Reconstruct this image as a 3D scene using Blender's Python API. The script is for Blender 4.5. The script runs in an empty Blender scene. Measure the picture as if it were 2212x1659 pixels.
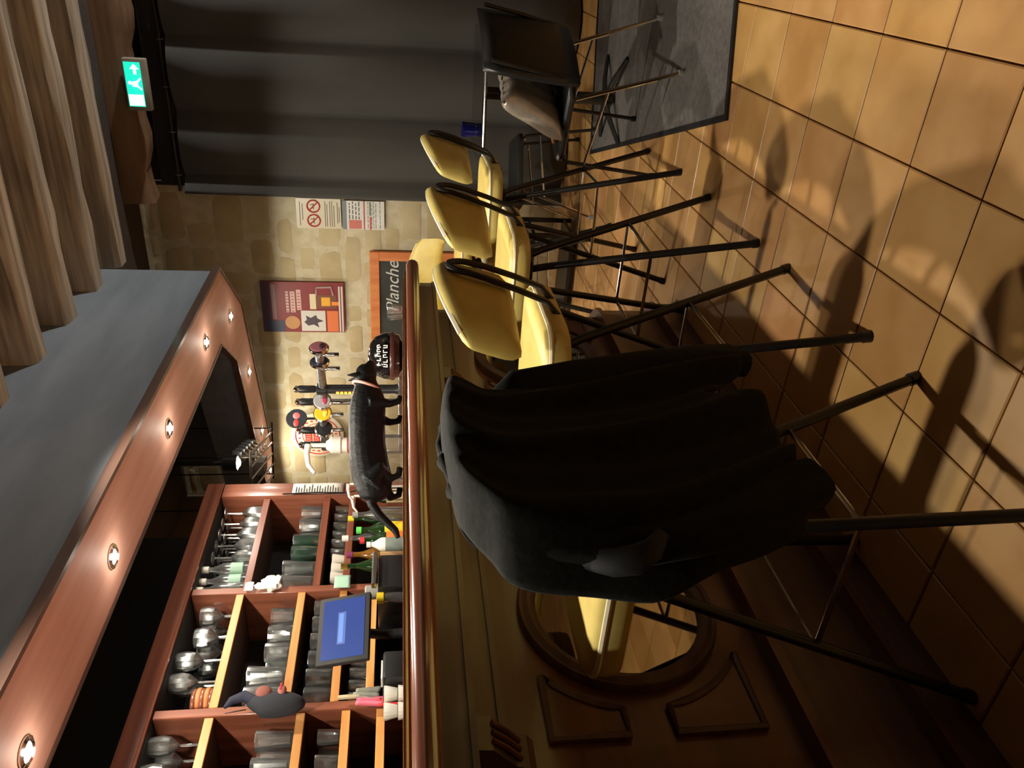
import bpy, bmesh, math, random
from mathutils import Vector, Matrix, Euler
random.seed(7)
PI = math.pi
S = bpy.context.scene
C = S.collection

# ------------------------------------------------------------------ camera
F_PX, W_PX = 1700.0, 2212.0
PITCH = math.atan(238.0 / 1700.0)
YAW = math.radians(29.986)
cd = bpy.data.cameras.new('camera')
cam = bpy.data.objects.new('camera', cd)
C.objects.link(cam)
cd.sensor_fit = 'HORIZONTAL'
cd.sensor_width = 36.0
cd.lens = 36.0 * F_PX / W_PX
cd.clip_start = 0.02
fwd = Vector((math.cos(YAW) * math.cos(PITCH), math.sin(YAW) * math.cos(PITCH), -math.sin(PITCH)))
rgt = Vector((math.sin(YAW), -math.cos(YAW), 0))
dwn = fwd.cross(rgt)
# the phone was held on its side: the picture's right is the place's down
m = Matrix((dwn, rgt, -fwd)).transposed().to_4x4()
m.translation = Vector((0, 0, 1.15))
cam.matrix_world = m
S.camera = cam

# ------------------------------------------------------------------ world, exposure, lights
w = bpy.data.worlds.new('room_air'); S.world = w; w.use_nodes = True
w.node_tree.nodes['Background'].inputs[0].default_value = (1.0, 0.95, 0.89, 1)
w.node_tree.nodes['Background'].inputs[1].default_value = 0.055
S.view_settings.view_transform = 'Standard'
S.view_settings.look = 'None'
S.view_settings.exposure = 0.0
S.view_settings.gamma = 1.0
S.view_settings.use_curve_mapping = False
DOWNLIGHT_W = 36.0     # the small spots in the canopy over the bar
CEILING_W = 126.0      # the ceiling spots above the stools
FILL_UPLIGHT_W = 520.0      # added fill uplight, out of sight, brightens the beams
DOOR_FILL_W = 9.0          # added fill spot, out of sight, brightens the curtain

# ------------------------------------------------------------------ helpers
def bm_new(): return bmesh.new()
def add_box(bm, c, s, M=None, bev=0.0):
    x, y, z = s[0] / 2, s[1] / 2, s[2] / 2
    vs = [bm.verts.new((c[0] + a * x, c[1] + b * y, c[2] + d * z)) for a in (-1, 1) for b in (-1, 1) for d in (-1, 1)]
    fs = [(0, 1, 3, 2), (4, 6, 7, 5), (0, 4, 5, 1), (2, 3, 7, 6), (0, 2, 6, 4), (1, 5, 7, 3)]
    fl = [bm.faces.new([vs[i] for i in f]) for f in fs]
    if bev > 0:
        es = list({e for f in fl for e in f.edges})
        r = bmesh.ops.bevel(bm, geom=es, offset=bev, segments=1 if bev < .004 else 2, affect='EDGES', profile=.5)
        vs = list({v for f in r['faces'] for v in f.verts} | {v for v in vs if v.is_valid})
    if M is not None:
        bmesh.ops.transform(bm, matrix=M, verts=[v for v in vs if v.is_valid])
    return bm
def add_lathe(bm, prof, n=16, M=None, close=True):
    rings = []
    allv = []
    for r, z in prof:
        if r < 1e-6:
            v = bm.verts.new((0, 0, z)); rings.append([v]); allv.append(v)
        else:
            ring = [bm.verts.new((r * math.cos(2 * PI * i / n), r * math.sin(2 * PI * i / n), z)) for i in range(n)]
            rings.append(ring); allv += ring
    for a, b in zip(rings, rings[1:]):
        for i in range(n):
            j = (i + 1) % n
            if len(a) == 1 and len(b) == 1: continue
            if len(a) == 1: bm.faces.new((a[0], b[i], b[j]))
            elif len(b) == 1: bm.faces.new((a[i], b[0], a[j]))
            else: bm.faces.new((a[i], b[i], b[j], a[j]))
    if close:
        if len(rings[0]) > 1: bm.faces.new(rings[0])
        if len(rings[-1]) > 1: bm.faces.new(list(reversed(rings[-1])))
    if M is not None: bmesh.ops.transform(bm, matrix=M, verts=allv)
    return bm
def add_tube(bm, pts, r, n=8, closed=False, flat=1.0):
    pts = [Vector(p) for p in pts]
    N = len(pts)
    rad = r if isinstance(r, (list, tuple)) else [r] * N
    rings = []
    prev = None
    for i, p in enumerate(pts):
        if closed: t = pts[(i + 1) % N] - pts[i - 1]
        else: t = pts[min(i + 1, N - 1)] - pts[max(i - 1, 0)]
        t.normalize()
        if prev is None:
            up = Vector((0, 0, 1)) if abs(t.z) < .9 else Vector((1, 0, 0))
            a = t.cross(up).normalized()
        else:
            a = (prev - t * prev.dot(t)).normalized()
        prev = a
        b = t.cross(a)
        rings.append([bm.verts.new(p + (a * math.cos(2 * PI * k / n) + b * math.sin(2 * PI * k / n) * flat) * rad[i]) for k in range(n)])
    M_ = N if closed else N - 1
    for i in range(M_):
        A, B = rings[i], rings[(i + 1) % N]
        for k in range(n):
            bm.faces.new((A[k], A[(k + 1) % n], B[(k + 1) % n], B[k]))
    if not closed:
        bm.faces.new(list(reversed(rings[0]))); bm.faces.new(rings[-1])
    return bm
def add_prism(bm, poly, z0, z1, M=None):
    lo = [bm.verts.new((x, y, z0)) for x, y in poly]
    hi = [bm.verts.new((x, y, z1)) for x, y in poly]
    n = len(poly)
    bm.faces.new(list(reversed(lo))); bm.faces.new(hi)
    for i in range(n):
        j = (i + 1) % n
        bm.faces.new((lo[i], lo[j], hi[j], hi[i]))
    if M is not None: bmesh.ops.transform(bm, matrix=M, verts=lo + hi)
    return bm
def add_plate(bm, poly, y0, y1):
    """polygon drawn in x,z (seen from -y), thickness from y0 (front) to y1"""
    fr = [bm.verts.new((x, y0, z)) for x, z in poly]
    bk = [bm.verts.new((x, y1, z)) for x, z in poly]
    n = len(poly)
    bm.faces.new(fr); bm.faces.new(list(reversed(bk)))
    for i in range(n):
        j = (i + 1) % n
        bm.faces.new((fr[j], fr[i], bk[i], bk[j]))
    return bm
def add_ball(bm, c, s, nu=12, nv=8, M=None):
    s = s if isinstance(s, (tuple, list)) else (s, s, s)
    prof = [(math.sin(PI * i / nv), -math.cos(PI * i / nv)) for i in range(nv + 1)]
    prof[0] = (0, -1); prof[-1] = (0, 1)
    T = Matrix.Translation(c) @ Matrix.Diagonal((s[0], s[1], s[2], 1))
    if M is not None: T = M @ T
    return add_lathe(bm, prof, nu, T, close=False)
def rrect(w, d, r, n=5):
    pts = []
    for cx, cy, a0 in ((w / 2 - r, d / 2 - r, 0), (-w / 2 + r, d / 2 - r, 90), (-w / 2 + r, -d / 2 + r, 180), (w / 2 - r, -d / 2 + r, 270)):
        for i in range(n + 1):
            a = math.radians(a0 + 90 * i / n)
            pts.append((cx + r * math.cos(a), cy + r * math.sin(a)))
    return pts
def arcpts(cx, cz, r, a0, a1, n):
    return [(cx + r * math.cos(math.radians(a0 + (a1 - a0) * i / n)), cz + r * math.sin(math.radians(a0 + (a1 - a0) * i / n))) for i in range(n + 1)]
def loft(bm, rings, cap=True, closed=True):
    R = [[bm.verts.new(p) for p in r] for r in rings]
    for a, b in zip(R, R[1:]):
        n = len(a)
        for i in range(n if closed else n - 1):
            j = (i + 1) % n
            bm.faces.new((a[i], a[j], b[j], b[i]))
    if cap:
        bm.faces.new(list(reversed(R[0]))); bm.faces.new(R[-1])
    return bm
def mesh(name, bm, mt, smooth=True, ang=38):
    me = bpy.data.meshes.new(name)
    bmesh.ops.recalc_face_normals(bm, faces=bm.faces[:])
    bm.to_mesh(me); bm.free()
    if smooth:
        me.shade_smooth(); me.set_sharp_from_angle(angle=math.radians(ang))
    if mt is not None: me.materials.append(mt)
    return me
def put(name, me, parent=None, loc=(0, 0, 0), rz=0.0, rot=None):
    o = bpy.data.objects.new(name, me); C.objects.link(o)
    o.location = loc; o.rotation_euler = rot if rot else (0, 0, rz)
    if parent: o.parent = parent
    return o
def obj(name, bm, mt, parent=None, loc=(0, 0, 0), rz=0.0, rot=None, smooth=True, ang=38):
    return put(name, mesh(name, bm, mt, smooth, ang), parent, loc, rz, rot)
def tag(o, label, cat, group=None):
    o['label'] = label; o['category'] = cat
    if group: o['group'] = group
    return o
def thing(name, label, cat, loc=(0, 0, 0), rz=0.0, group=None):
    return tag(put(name, None, None, loc, rz), label, cat, group)
def struct(o):
    o['kind'] = 'structure'; return o
def stuff(o):
    o['kind'] = 'stuff'; return o
def copy_tree(o, parent=None, loc=None, rz=None, label=None):
    c = o.copy(); C.objects.link(c); c.parent = parent
    if loc is not None: c.location = loc
    if rz is not None: c.rotation_euler = (0, 0, rz)
    if label: c['label'] = label
    for ch in [k for k in KIDS.get(o.name, [])]: copy_tree(ch, c)
    return c
KIDS = {}
def index_kids():
    KIDS.clear()
    for o in bpy.data.objects:
        if o.parent: KIDS.setdefault(o.parent.name, []).append(o)
def text_mesh(s, size, mt, depth=.0008, shear=0.0, align='CENTER'):
    cu = bpy.data.curves.new('lettering', 'FONT')
    cu.body = s; cu.size = size; cu.extrude = depth; cu.shear = shear
    cu.align_x = align; cu.align_y = 'CENTER'; cu.resolution_u = 3
    o = bpy.data.objects.new('lettering', cu); C.objects.link(o)
    dg = bpy.context.evaluated_depsgraph_get()
    me = bpy.data.meshes.new_from_object(o.evaluated_get(dg))
    bpy.data.objects.remove(o); bpy.data.curves.remove(cu)
    me.materials.clear(); me.materials.append(mt)
    me.transform(Matrix.Rotation(PI / 2, 4, 'X'))      # stands upright, read from -y
    return me

# ------------------------------------------------------------------ materials
def lin(c):
    return tuple(((v / 255.0) / 12.92 if v / 255.0 <= .04045 else ((v / 255.0 + .055) / 1.055) ** 2.4) for v in c)
MATS = {}
def mat(name, c1, c2=None, scale=(6, 6, 6), rough=.5, metal=0.0, bump=0.0, detail=4.0, rnd=None, coat=0.0, emit=None, estr=0.0, spec=.5, rough2=None, dist=0.0, lo=.35, hi=.65, sheen=0.0):
    mt = bpy.data.materials.new(name); mt.use_nodes = True
    nt = mt.node_tree; N = nt.nodes; L = nt.links
    b = N['Principled BSDF']
    b.inputs['Roughness'].default_value = rough
    b.inputs['Metallic'].default_value = metal
    b.inputs['Specular IOR Level'].default_value = spec
    b.inputs['Coat Weight'].default_value = coat
    b.inputs['Coat Roughness'].default_value = .12
    if sheen: b.inputs['Sheen Weight'].default_value = sheen
    c1 = lin(c1)
    if emit:
        b.inputs['Emission Color'].default_value = (*lin(emit), 1); b.inputs['Emission Strength'].default_value = estr
    if c2 is None and rnd is None:
        b.inputs['Base Color'].default_value = (*c1, 1)
        if bump == 0: MATS[name] = mt; return mt
    tc = N.new('ShaderNodeTexCoord'); mp = N.new('ShaderNodeMapping'); nz = N.new('ShaderNodeTexNoise')
    mp.inputs['Scale'].default_value = scale
    L.new(tc.outputs['Object'], mp.inputs[0]); L.new(mp.outputs[0], nz.inputs[0])
    nz.inputs['Scale'].default_value = 1.0; nz.inputs['Detail'].default_value = detail; nz.inputs['Distortion'].default_value = dist
    oi = N.new('ShaderNodeObjectInfo')
    ad = N.new('ShaderNodeVectorMath'); ad.operation = 'ADD'
    sc = N.new('ShaderNodeVectorMath'); sc.operation = 'SCALE'
    cb = N.new('ShaderNodeCombineXYZ')
    for k in range(3): L.new(oi.outputs['Random'], cb.inputs[k])
    L.new(cb.outputs[0], sc.inputs[0]); sc.inputs['Scale'].default_value = 37.0
    L.new(mp.outputs[0], ad.inputs[0]); L.new(sc.outputs[0], ad.inputs[1]); L.new(ad.outputs[0], nz.inputs[0])
    rp = N.new('ShaderNodeValToRGB')
    rp.color_ramp.elements[0].position = lo; rp.color_ramp.elements[1].position = hi
    rp.color_ramp.elements[0].color = (*c1, 1)
    rp.color_ramp.elements[1].color = (*(lin(c2) if c2 else c1), 1)
    L.new(nz.outputs[0], rp.inputs[0])
    last = rp.outputs[0]
    if rnd:
        r2 = N.new('ShaderNodeValToRGB')
        els = r2.color_ramp.elements
        els[0].position = 0; els[0].color = (*lin(rnd[0]), 1)
        els[1].position = 1; els[1].color = (*lin(rnd[-1]), 1)
        for i in range(1, len(rnd) - 1):
            e = els.new(i / (len(rnd) - 1)); e.color = (*lin(rnd[i]), 1)
        L.new(oi.outputs['Random'], r2.inputs[0])
        mx = N.new('ShaderNodeMix'); mx.data_type = 'RGBA'; mx.blend_type = 'MIX'; mx.inputs[0].default_value = .42
        L.new(r2.outputs[0], mx.inputs[6]); L.new(last, mx.inputs[7]); last = mx.outputs[2]
    L.new(last, b.inputs['Base Color'])
    if rough2 is not None:
        mr = N.new('ShaderNodeMapRange'); mr.inputs[1].default_value = .3; mr.inputs[2].default_value = .7
        mr.inputs[3].default_value = rough; mr.inputs[4].default_value = rough2
        L.new(nz.outputs[0], mr.inputs[0]); L.new(mr.outputs[0], b.inputs['Roughness'])
    if bump:
        bp = N.new('ShaderNodeBump'); bp.inputs['Strength'].default_value = bump; bp.inputs['Distance'].default_value = .01
        L.new(nz.outputs[0], bp.inputs['Height']); L.new(bp.outputs[0], b.inputs['Normal'])
    MATS[name] = mt
    return mt
def glass(name, tint=(235, 240, 238), dens=1.0, rough=.02, body=0.0, gl=1.0, base=.05):
    """clear or tinted glass: see-through with a fresnel gloss"""
    mt = bpy.data.materials.new(name); mt.use_nodes = True
    nt = mt.node_tree; N = nt.nodes; L = nt.links
    N.remove(N['Principled BSDF'])
    out = N['Material Output']
    tr = N.new('ShaderNodeBsdfTransparent'); tr.inputs[0].default_value = (*lin(tint), 1)
    gs = N.new('ShaderNodeBsdfGlossy'); gs.inputs[0].default_value = (gl, gl, gl, 1); gs.inputs['Roughness'].default_value = rough
    fr = N.new('ShaderNodeFresnel'); fr.inputs[0].default_value = 1.5
    ad = N.new('ShaderNodeMath'); ad.operation = 'ADD'; ad.inputs[1].default_value = base; ad.use_clamp = True
    L.new(fr.outputs[0], ad.inputs[0])
    mx = N.new('ShaderNodeMixShader'); L.new(ad.outputs[0], mx.inputs[0])
    src = tr.outputs[0]
    if body > 0:
        df = N.new('ShaderNodeBsdfDiffuse'); df.inputs[0].default_value = (*lin(tint), 1)
        m2 = N.new('ShaderNodeMixShader'); m2.inputs[0].default_value = body
        L.new(tr.outputs[0], m2.inputs[1]); L.new(df.outputs[0], m2.inputs[2]); src = m2.outputs[0]
    L.new(src, mx.inputs[1]); L.new(gs.outputs[0], mx.inputs[2])
    L.new(mx.outputs[0], out.inputs[0])
    MATS[name] = mt
    return mt
TILE = mat('glazed_terracotta_tile', (176, 132, 76), (204, 162, 102), (7, 7, 7), rough=.30, rough2=.48, bump=.05,
           rnd=[(198, 152, 84), (178, 126, 74), (208, 168, 98), (160, 112, 66), (194, 146, 94), (176, 130, 70), (192, 132, 86)])
GROUT = mat('dark_floor_grout', (70, 50, 34), (94, 68, 46), (40, 40, 40), rough=.9)
MAHOG = mat('varnished_mahogany', (118, 64, 46), (148, 88, 64), (1.2, 26, 26), rough=.30, coat=.5, bump=.03)
MAHOGV = mat('varnished_mahogany_upright', (120, 68, 48), (150, 90, 66), (26, 26, 1.2), rough=.32, coat=.4)
DARKWOOD = mat('dark_stained_wood', (78, 55, 46), (103, 76, 64), (1.2, 22, 22), rough=.45, coat=.12, bump=.04)
BARPANEL = mat('brown_bar_panel_wood', (84, 47, 26), (106, 62, 36), (1.0, 18, 18), rough=.38, coat=.25, bump=.03)
RAILWOOD = mat('polished_rail_wood', (100, 52, 35), (128, 72, 49), (1.0, 30, 30), rough=.2, coat=.8)
SOFFIT = mat('reddish_canopy_board', (202, 152, 134), (216, 170, 152), (.8, 12, 12), rough=.62)
FASCIA = mat('glare_lightened_fascia', (116, 123, 130), (130, 137, 144), (2, 9, 9), rough=.55)  # dark fascia paint lightened to take in a veil of lens glare
BEAM = mat('old_oak_beam', (136, 124, 108), (196, 182, 160), (30, 1.4, 30), rough=.78, bump=.5, detail=7)
CEILB = mat('brown_ceiling_plaster', (58, 48, 42), (70, 58, 50), (3, 3, 3), rough=.9)
LINTEL = mat('live_edge_lintel_wood', (106, 80, 56), (130, 100, 72), (20, 1.2, 20), rough=.7, bump=.3)
STONE = mat('pale_limestone', (198, 184, 146), (174, 155, 114), (8, 8, 8), rough=.95, bump=.4, detail=8,
            rnd=[(196, 182, 144), (184, 165, 122), (204, 191, 156), (178, 158, 114), (192, 176, 138)])
MORTAR = mat('lime_mortar', (192, 180, 146), (210, 200, 170), (14, 14, 14), rough=.95, bump=.5, detail=8)
CURT = mat('dark_grey_velvet', (66, 65, 60), (78, 76, 70), (3, 3, 1), rough=.95, sheen=.3)
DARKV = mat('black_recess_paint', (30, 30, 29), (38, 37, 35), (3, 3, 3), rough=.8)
PLASTER = mat('dim_brown_plaster', (96, 80, 60), (116, 98, 74), (2.5, 2.5, 2.5), rough=.93, bump=.2)
YELLOW = mat('yellow_vinyl', (203, 180, 98), (215, 194, 112), (14, 14, 14), rough=.44, bump=.04)
EDGE_PALE = mat('pale_seat_edge', (226, 216, 178), (238, 230, 200), (20, 20, 20), rough=.5)
BLACKM = mat('black_painted_tube', (26, 23, 20), (34, 30, 25), (30, 30, 30), rough=.36)
CHROME = mat('chrome', (210, 210, 206), None, rough=.12, metal=1.0)
STEEL = mat('brushed_steel', (150, 150, 148), (180, 180, 176), (4, 60, 60), rough=.32, metal=1.0)
COATM = mat('black_wool_cloth', (25, 26, 23), (34, 35, 31), (60, 60, 60), rough=.95, bump=.12, spec=.2)
LINING = mat('charcoal_coat_lining', (26, 28, 31), (34, 36, 40), (30, 30, 30), rough=.7)
FUR = mat('black_cat_fur', (5, 5, 5), (10, 10, 10), (60, 60, 30), rough=.5, bump=.3, spec=.2)
MIRROR = mat('dimmed_mirror_glass', (158, 150, 132), None, rough=.025, metal=1.0)  # tint darkened so the floor's reflection reads as shaded
BRASS = mat('brass', (190, 150, 70), (210, 170, 90), (20, 20, 20), rough=.3, metal=1.0)
def sparkle_glass(name):
    """clear glass: see-through, a sharp fresnel gloss and a softer hazy one added to widen the glints"""
    mt = bpy.data.materials.new(name); mt.use_nodes = True
    N = mt.node_tree.nodes; L = mt.node_tree.links; N.remove(N['Principled BSDF'])
    tr = N.new('ShaderNodeBsdfTransparent'); tr.inputs[0].default_value = (.97, .98, .975, 1)
    g1 = N.new('ShaderNodeBsdfGlossy'); g1.inputs[0].default_value = (1, 1, 1, 1); g1.inputs['Roughness'].default_value = .05
    g2 = N.new('ShaderNodeBsdfGlossy'); g2.inputs[0].default_value = (.95, .97, .95, 1); g2.inputs['Roughness'].default_value = .2
    fr = N.new('ShaderNodeFresnel'); fr.inputs[0].default_value = 1.5
    m1 = N.new('ShaderNodeMixShader'); L.new(fr.outputs[0], m1.inputs[0]); L.new(tr.outputs[0], m1.inputs[1]); L.new(g1.outputs[0], m1.inputs[2])
    m2 = N.new('ShaderNodeMixShader'); m2.inputs[0].default_value = .11; L.new(m1.outputs[0], m2.inputs[1]); L.new(g2.outputs[0], m2.inputs[2])
    df = N.new('ShaderNodeBsdfDiffuse'); df.inputs[0].default_value = (.85, .87, .85, 1)
    m3 = N.new('ShaderNodeMixShader'); m3.inputs[0].default_value = .028; L.new(m2.outputs[0], m3.inputs[1]); L.new(df.outputs[0], m3.inputs[2])
    L.new(m3.outputs[0], N['Material Output'].inputs[0]); return mt
CLEAR = sparkle_glass('clear_glass')
GREENG = glass('green_tinted_glass', (176, 212, 194), rough=.12, body=.05, base=.1)
AMBERG = glass('amber_glass', (196, 132, 50), body=.3)
DKGREEN = glass('dark_green_bottle_glass', (40, 78, 36), body=.35)
BLUEG = glass('cobalt_blue_glass', (34, 36, 120), body=.4)
WHITE = mat('white_ceramic', (226, 222, 208), None, rough=.35)
PAPER = mat('white_paper', (222, 220, 208), (232, 230, 220), (9, 9, 9), rough=.9)
BLACKP = mat('black_plastic', (24, 24, 24), (30, 30, 30), (12, 12, 12), rough=.35)
GLOSSK = mat('glossy_black_enamel', (14, 13, 13), None, rough=.08, coat=.6)
GREY = mat('grey_plastic', (140, 140, 134), None, rough=.5)
SLATE = mat('slate_board', (48, 50, 46), (62, 64, 58), (5, 5, 5), rough=.85)
ORANGEW = mat('orange_pine_frame', (206, 118, 62), (220, 138, 80), (24, 24, 3), rough=.5)
CHALK = mat('white_chalk', (206, 206, 198), None, rough=.95)
RED = mat('red_paint', (176, 40, 36), None, rough=.5)
SIGNW = mat('cream_enamel', (214, 204, 176), None, rough=.3)
MATM = mat('grey_rubber_mat', (88, 84, 80), (104, 100, 96), (50, 50, 50), rough=.6)
MATEDGE = mat('black_mat_edging', (24, 24, 25), None, rough=.55)
SILVER = mat('silver_satin_fabric', (176, 166, 150), (192, 182, 166), (20, 20, 20), rough=.3, metal=.55, bump=.1)
TAN = mat('tan_leather', (190, 132, 84), None, rough=.5)
def flat(name, c, rough=.5): return MATS.get(name) or mat(name, c, None, rough=rough)

# ================================================================== THE SETTING
# ---- floor
bm = bm_new(); add_box(bm, (1.8, 0.9, -.06), (8.4, 8.2, .1))
floor = struct(obj('floor', bm, GROUT))
PX, PY, X0, Y0 = .2615, .25, 1.425, .147
bm = bm_new()
g = .0022
lo = [(-PX / 2 + g, -PY / 2 + g), (PX / 2 - g, -PY / 2 + g), (PX / 2 - g, PY / 2 - g), (-PX / 2 + g, PY / 2 - g)]
r1 = [(x, y, -.012) for x, y in lo]; r2 = [(x, y, -.0025) for x, y in lo]; r3 = [(x * .975, y * .975, 0) for x, y in lo]
loft(bm, [r1, r2, r3])
tile_me = mesh('tile', bm, TILE, smooth=False)
rest = bm_new()
for i in range(-14, 17):
    for j in range(-13, 17):
        cx, cy = X0 + (i + .5) * PX, Y0 + (j + .5) * PY
        if cx < -2.3 or cx > 5.9 or cy < -3.1 or cy > 4.4: continue
        near = (.55 < cx < 5.75 and -1.25 < cy < 1.4) and not (cx < 1.3 and cy < -.35)
        if near:
            t = put('tile', tile_me, floor, (cx, cy, 0), random.choice((0, PI)))
            t.rotation_euler.x = random.uniform(-.0025, .0025); t.rotation_euler.y = random.uniform(-.0025, .0025)
        else:
            T = Matrix.Translation((cx, cy, 0))
            b2 = [[rest.verts.new(T @ Vector(p)) for p in r] for r in (r1, r2, r3)]
            for a, b in zip(b2, b2[1:]):
                for k in range(4): rest.faces.new((a[k], a[(k + 1) % 4], b[(k + 1) % 4], b[k]))
            rest.faces.new(b2[-1])
o = obj('tile', rest, TILE, floor, smooth=False); o['kind'] = 'stuff'

# ---- ceiling and its beams
bm = bm_new(); add_box(bm, (1.8, .9, 3.0), (8.4, 8.2, .1))
ceiling = struct(obj('ceiling', bm, CEILB))
def beam_mesh(w, h, L, seed):
    rnd = random.Random(seed); bm = bm_new(); rings = []
    n = 26
    for i in range(n + 1):
        y = -L / 2 + L * i / n
        j = lambda a: rnd.uniform(-a, a)
        rings.append([(-w / 2 + j(.008), y, h), (-w / 2 + j(.007), y, j(.008) + .02), (-w / 2 + .02 + j(.006), y, j(.006)),
                      (w / 2 - .02 + j(.006), y, j(.006)), (w / 2 + j(.007), y, j(.008) + .02), (w / 2 + j(.008), y, h)])
    return mesh('beam', loft(bm, rings), BEAM, ang=50)
for k in range(12):
    xc = 4.597 - .402 * k
    if xc < -1.9: break
    put('beam', beam_mesh(.14 + random.uniform(-.008, .012), .18, 4.83, 30 + k), ceiling, (xc, -.575, 2.772))
bm = bm_new(); add_tube(bm, [(4.43, -2.9, 2.93), (4.43, -1, 2.925), (4.44, .6, 2.93), (4.43, 1.82, 2.928)], .009, 8)
obj('conduit', bm, GREY, ceiling)

# ---- walls
XW = 5.58
wall_back = struct(put('wall_back', None))
bm = bm_new(); add_box(bm, (XW + .07, 2.98, 1.475), (.1, 2.65, 2.95))
obj('mortar_bed', bm, MORTAR, wall_back)
rs = random.Random(11)
z = .02
while z < 2.9:
    h = rs.uniform(.12, .24)
    if z + h > 2.93: h = 2.93 - z
    y = 1.67 + rs.uniform(-.02, .02)
    while y < 4.28:
        L = rs.uniform(.16, .42)
        if y + L > 4.29: L = max(.08, 4.29 - y)
        if rs.random() > .12 and h > .05:
            hw, hh = L / 2 - rs.uniform(.006, .024), h / 2 - rs.uniform(.005, .022)
            pts = []
            for a in range(10):
                an = 2 * PI * a / 10 + rs.uniform(-.12, .12)
                ca, sa = math.cos(an), math.sin(an)
                e = .33
                pts.append((math.copysign(abs(ca) ** e, ca) * hw * rs.uniform(.86, 1.04), math.copysign(abs(sa) ** e, sa) * hh * rs.uniform(.84, 1.04)))
            d = rs.uniform(.001, .006)
            bm = bm_new()
            loft(bm, [[(.03, p[0], p[1]) for p in pts], [(-d * .4, p[0], p[1]) for p in pts], [(-d, p[0] * .88, p[1] * .84) for p in pts]])
            put('stone', mesh('stone', bm, STONE, smooth=True, ang=60), wall_back, (XW + .0195, y + L / 2, z + h / 2))
        y += L
    z += h
bm = bm_new(); add_box(bm, (5.82, -.7, 1.475), (.1, 4.74, 2.95)); struct(obj('wall_front', bm, PLASTER))
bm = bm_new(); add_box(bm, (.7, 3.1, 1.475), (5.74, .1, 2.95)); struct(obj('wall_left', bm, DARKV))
bm = bm_new(); add_box(bm, (4.62, 4.36, 1.475), (2.1, .1, 2.95)); struct(obj('wall_far', bm, PLASTER))
bm = bm_new(); add_box(bm, (1.8, -3.1, 1.475), (8.2, .1, 2.95)); struct(obj('wall_right', bm, PLASTER))
bm = bm_new(); add_box(bm, (-2.3, .6, 1.475), (.1, 7.3, 2.95)); struct(obj('wall_near', bm, PLASTER))

# ---- lintel with its wavy waney edge, over the door curtain
rs = random.Random(5)
bm = bm_new(); rings = []
n = 44
for i in range(n + 1):
    y = -2.9 + (1.70 + 2.9) * i / n
    wv = .018 * math.sin(y * 9.0) + .012 * math.sin(y * 17 + 1) + rs.uniform(-.006, .006)
    zb = 2.765 + wv
    rings.append([(5.30, y, 2.949), (5.30, y, 2.86), (5.315, y, zb + .02), (5.345, y, zb), (5.52, y, zb + .02), (5.52, y, 2.949)])
lintel = obj('trim_1', loft(bm, rings), LINTEL, ang=50); struct(lintel)
bm = bm_new(); add_box(bm, (5.58, -.62, 2.68), (.06, 4.5, .17)); struct(obj('trim_2', bm, DARKV))

# ================================================================== CANOPY OVER THE BAR
canopy = thing('bar_canopy', 'reddish wood canopy with dark fascia hanging over the bar', 'canopy', (0, 0, 0))
OUT = [(-2.2, 1.86), (4.45, 1.80), (4.93, 2.24), (5.545, 3.95)]
INN = [(-2.2, 2.29), (4.28, 2.205), (4.60, 2.48), (5.13, 3.95)]
bm = bm_new(); add_prism(bm, OUT + list(reversed(INN)), 2.2, 2.225); obj('soffit_board', bm, SOFFIT, canopy)
def wall_strip(path, off, th, z0, z1):
    bm = bm_new()
    P2 = [Vector((x, y)) for x, y in path]
    def offs(d):
        res = []
        for i, p in enumerate(P2):
            t = (P2[min(i + 1, len(P2) - 1)] - P2[max(i - 1, 0)]).normalized()
            res.append((p.x - t.y * d, p.y + t.x * d))
        return res
    add_prism(bm, offs(off) + list(reversed(offs(off + th))), z0, z1)
    return bm
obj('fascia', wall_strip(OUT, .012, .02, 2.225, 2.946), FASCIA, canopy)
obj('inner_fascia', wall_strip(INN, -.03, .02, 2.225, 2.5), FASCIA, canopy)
obj('edge_moulding', wall_strip(OUT, -.016, .02, 2.192, 2.232), DARKWOOD, canopy)
obj('inner_moulding', wall_strip(INN, -.006, .012, 2.192, 2.232), DARKWOOD, canopy)
# recessed spots
BULB = mat('lit_spot_lens', (255, 244, 224), None, emit=(255, 238, 208), estr=60.0)
def downlight(x, y, zc, label, watt, group='small spots in the canopy', size=150):
    t = thing('downlight', label, 'light', (x, y, zc), 0, group)
    bm = bm_new(); add_lathe(bm, [(.046, 0), (.046, -.006), (.034, -.012), (.028, -.006), (.028, 0)], 20); obj('trim_ring', bm, CHROME, t)
    bm = bm_new(); add_lathe(bm, [(.027, -.0005), (.027, -.007), (.015, -.011), (0, -.012)], 16); obj('lens', bm, BULB, t)
    ld = bpy.data.lights.new('downlight_beam', 'SPOT'); ld.energy = watt; ld.color = (1.0, .92, .79); ld.shadow_soft_size = .025
    ld.spot_size = math.radians(174); ld.spot_blend = .15
    lo_ = bpy.data.objects.new('beam_source', ld); C.objects.link(lo_); lo_.parent = t; lo_.location = (0, 0, -.02)
    ld = bpy.data.lights.new('downlight_halo', 'POINT'); ld.energy = watt * .022; ld.color = (1.0, .90, .76); ld.shadow_soft_size = .025
    lo_ = bpy.data.objects.new('halo_source', ld); C.objects.link(lo_); lo_.parent = t; lo_.location = (0, 0, -.075)
    return t
LM = 'lit spot in the long canopy board, '
for (x, y), wd in zip([(3.951, 2.02), (3.150, 2.05), (2.331, 2.075), (1.547, 2.09)],
                      ['nearest the canopy corner', 'second from the canopy corner', 'third from the canopy corner', 'at the picture edge']):
    downlight(x, y, 2.2, LM + wd, DOWNLIGHT_W)
downlight(.75, 2.09, 2.2, 'lit spot in the long canopy board outside the picture', DOWNLIGHT_W)
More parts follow.
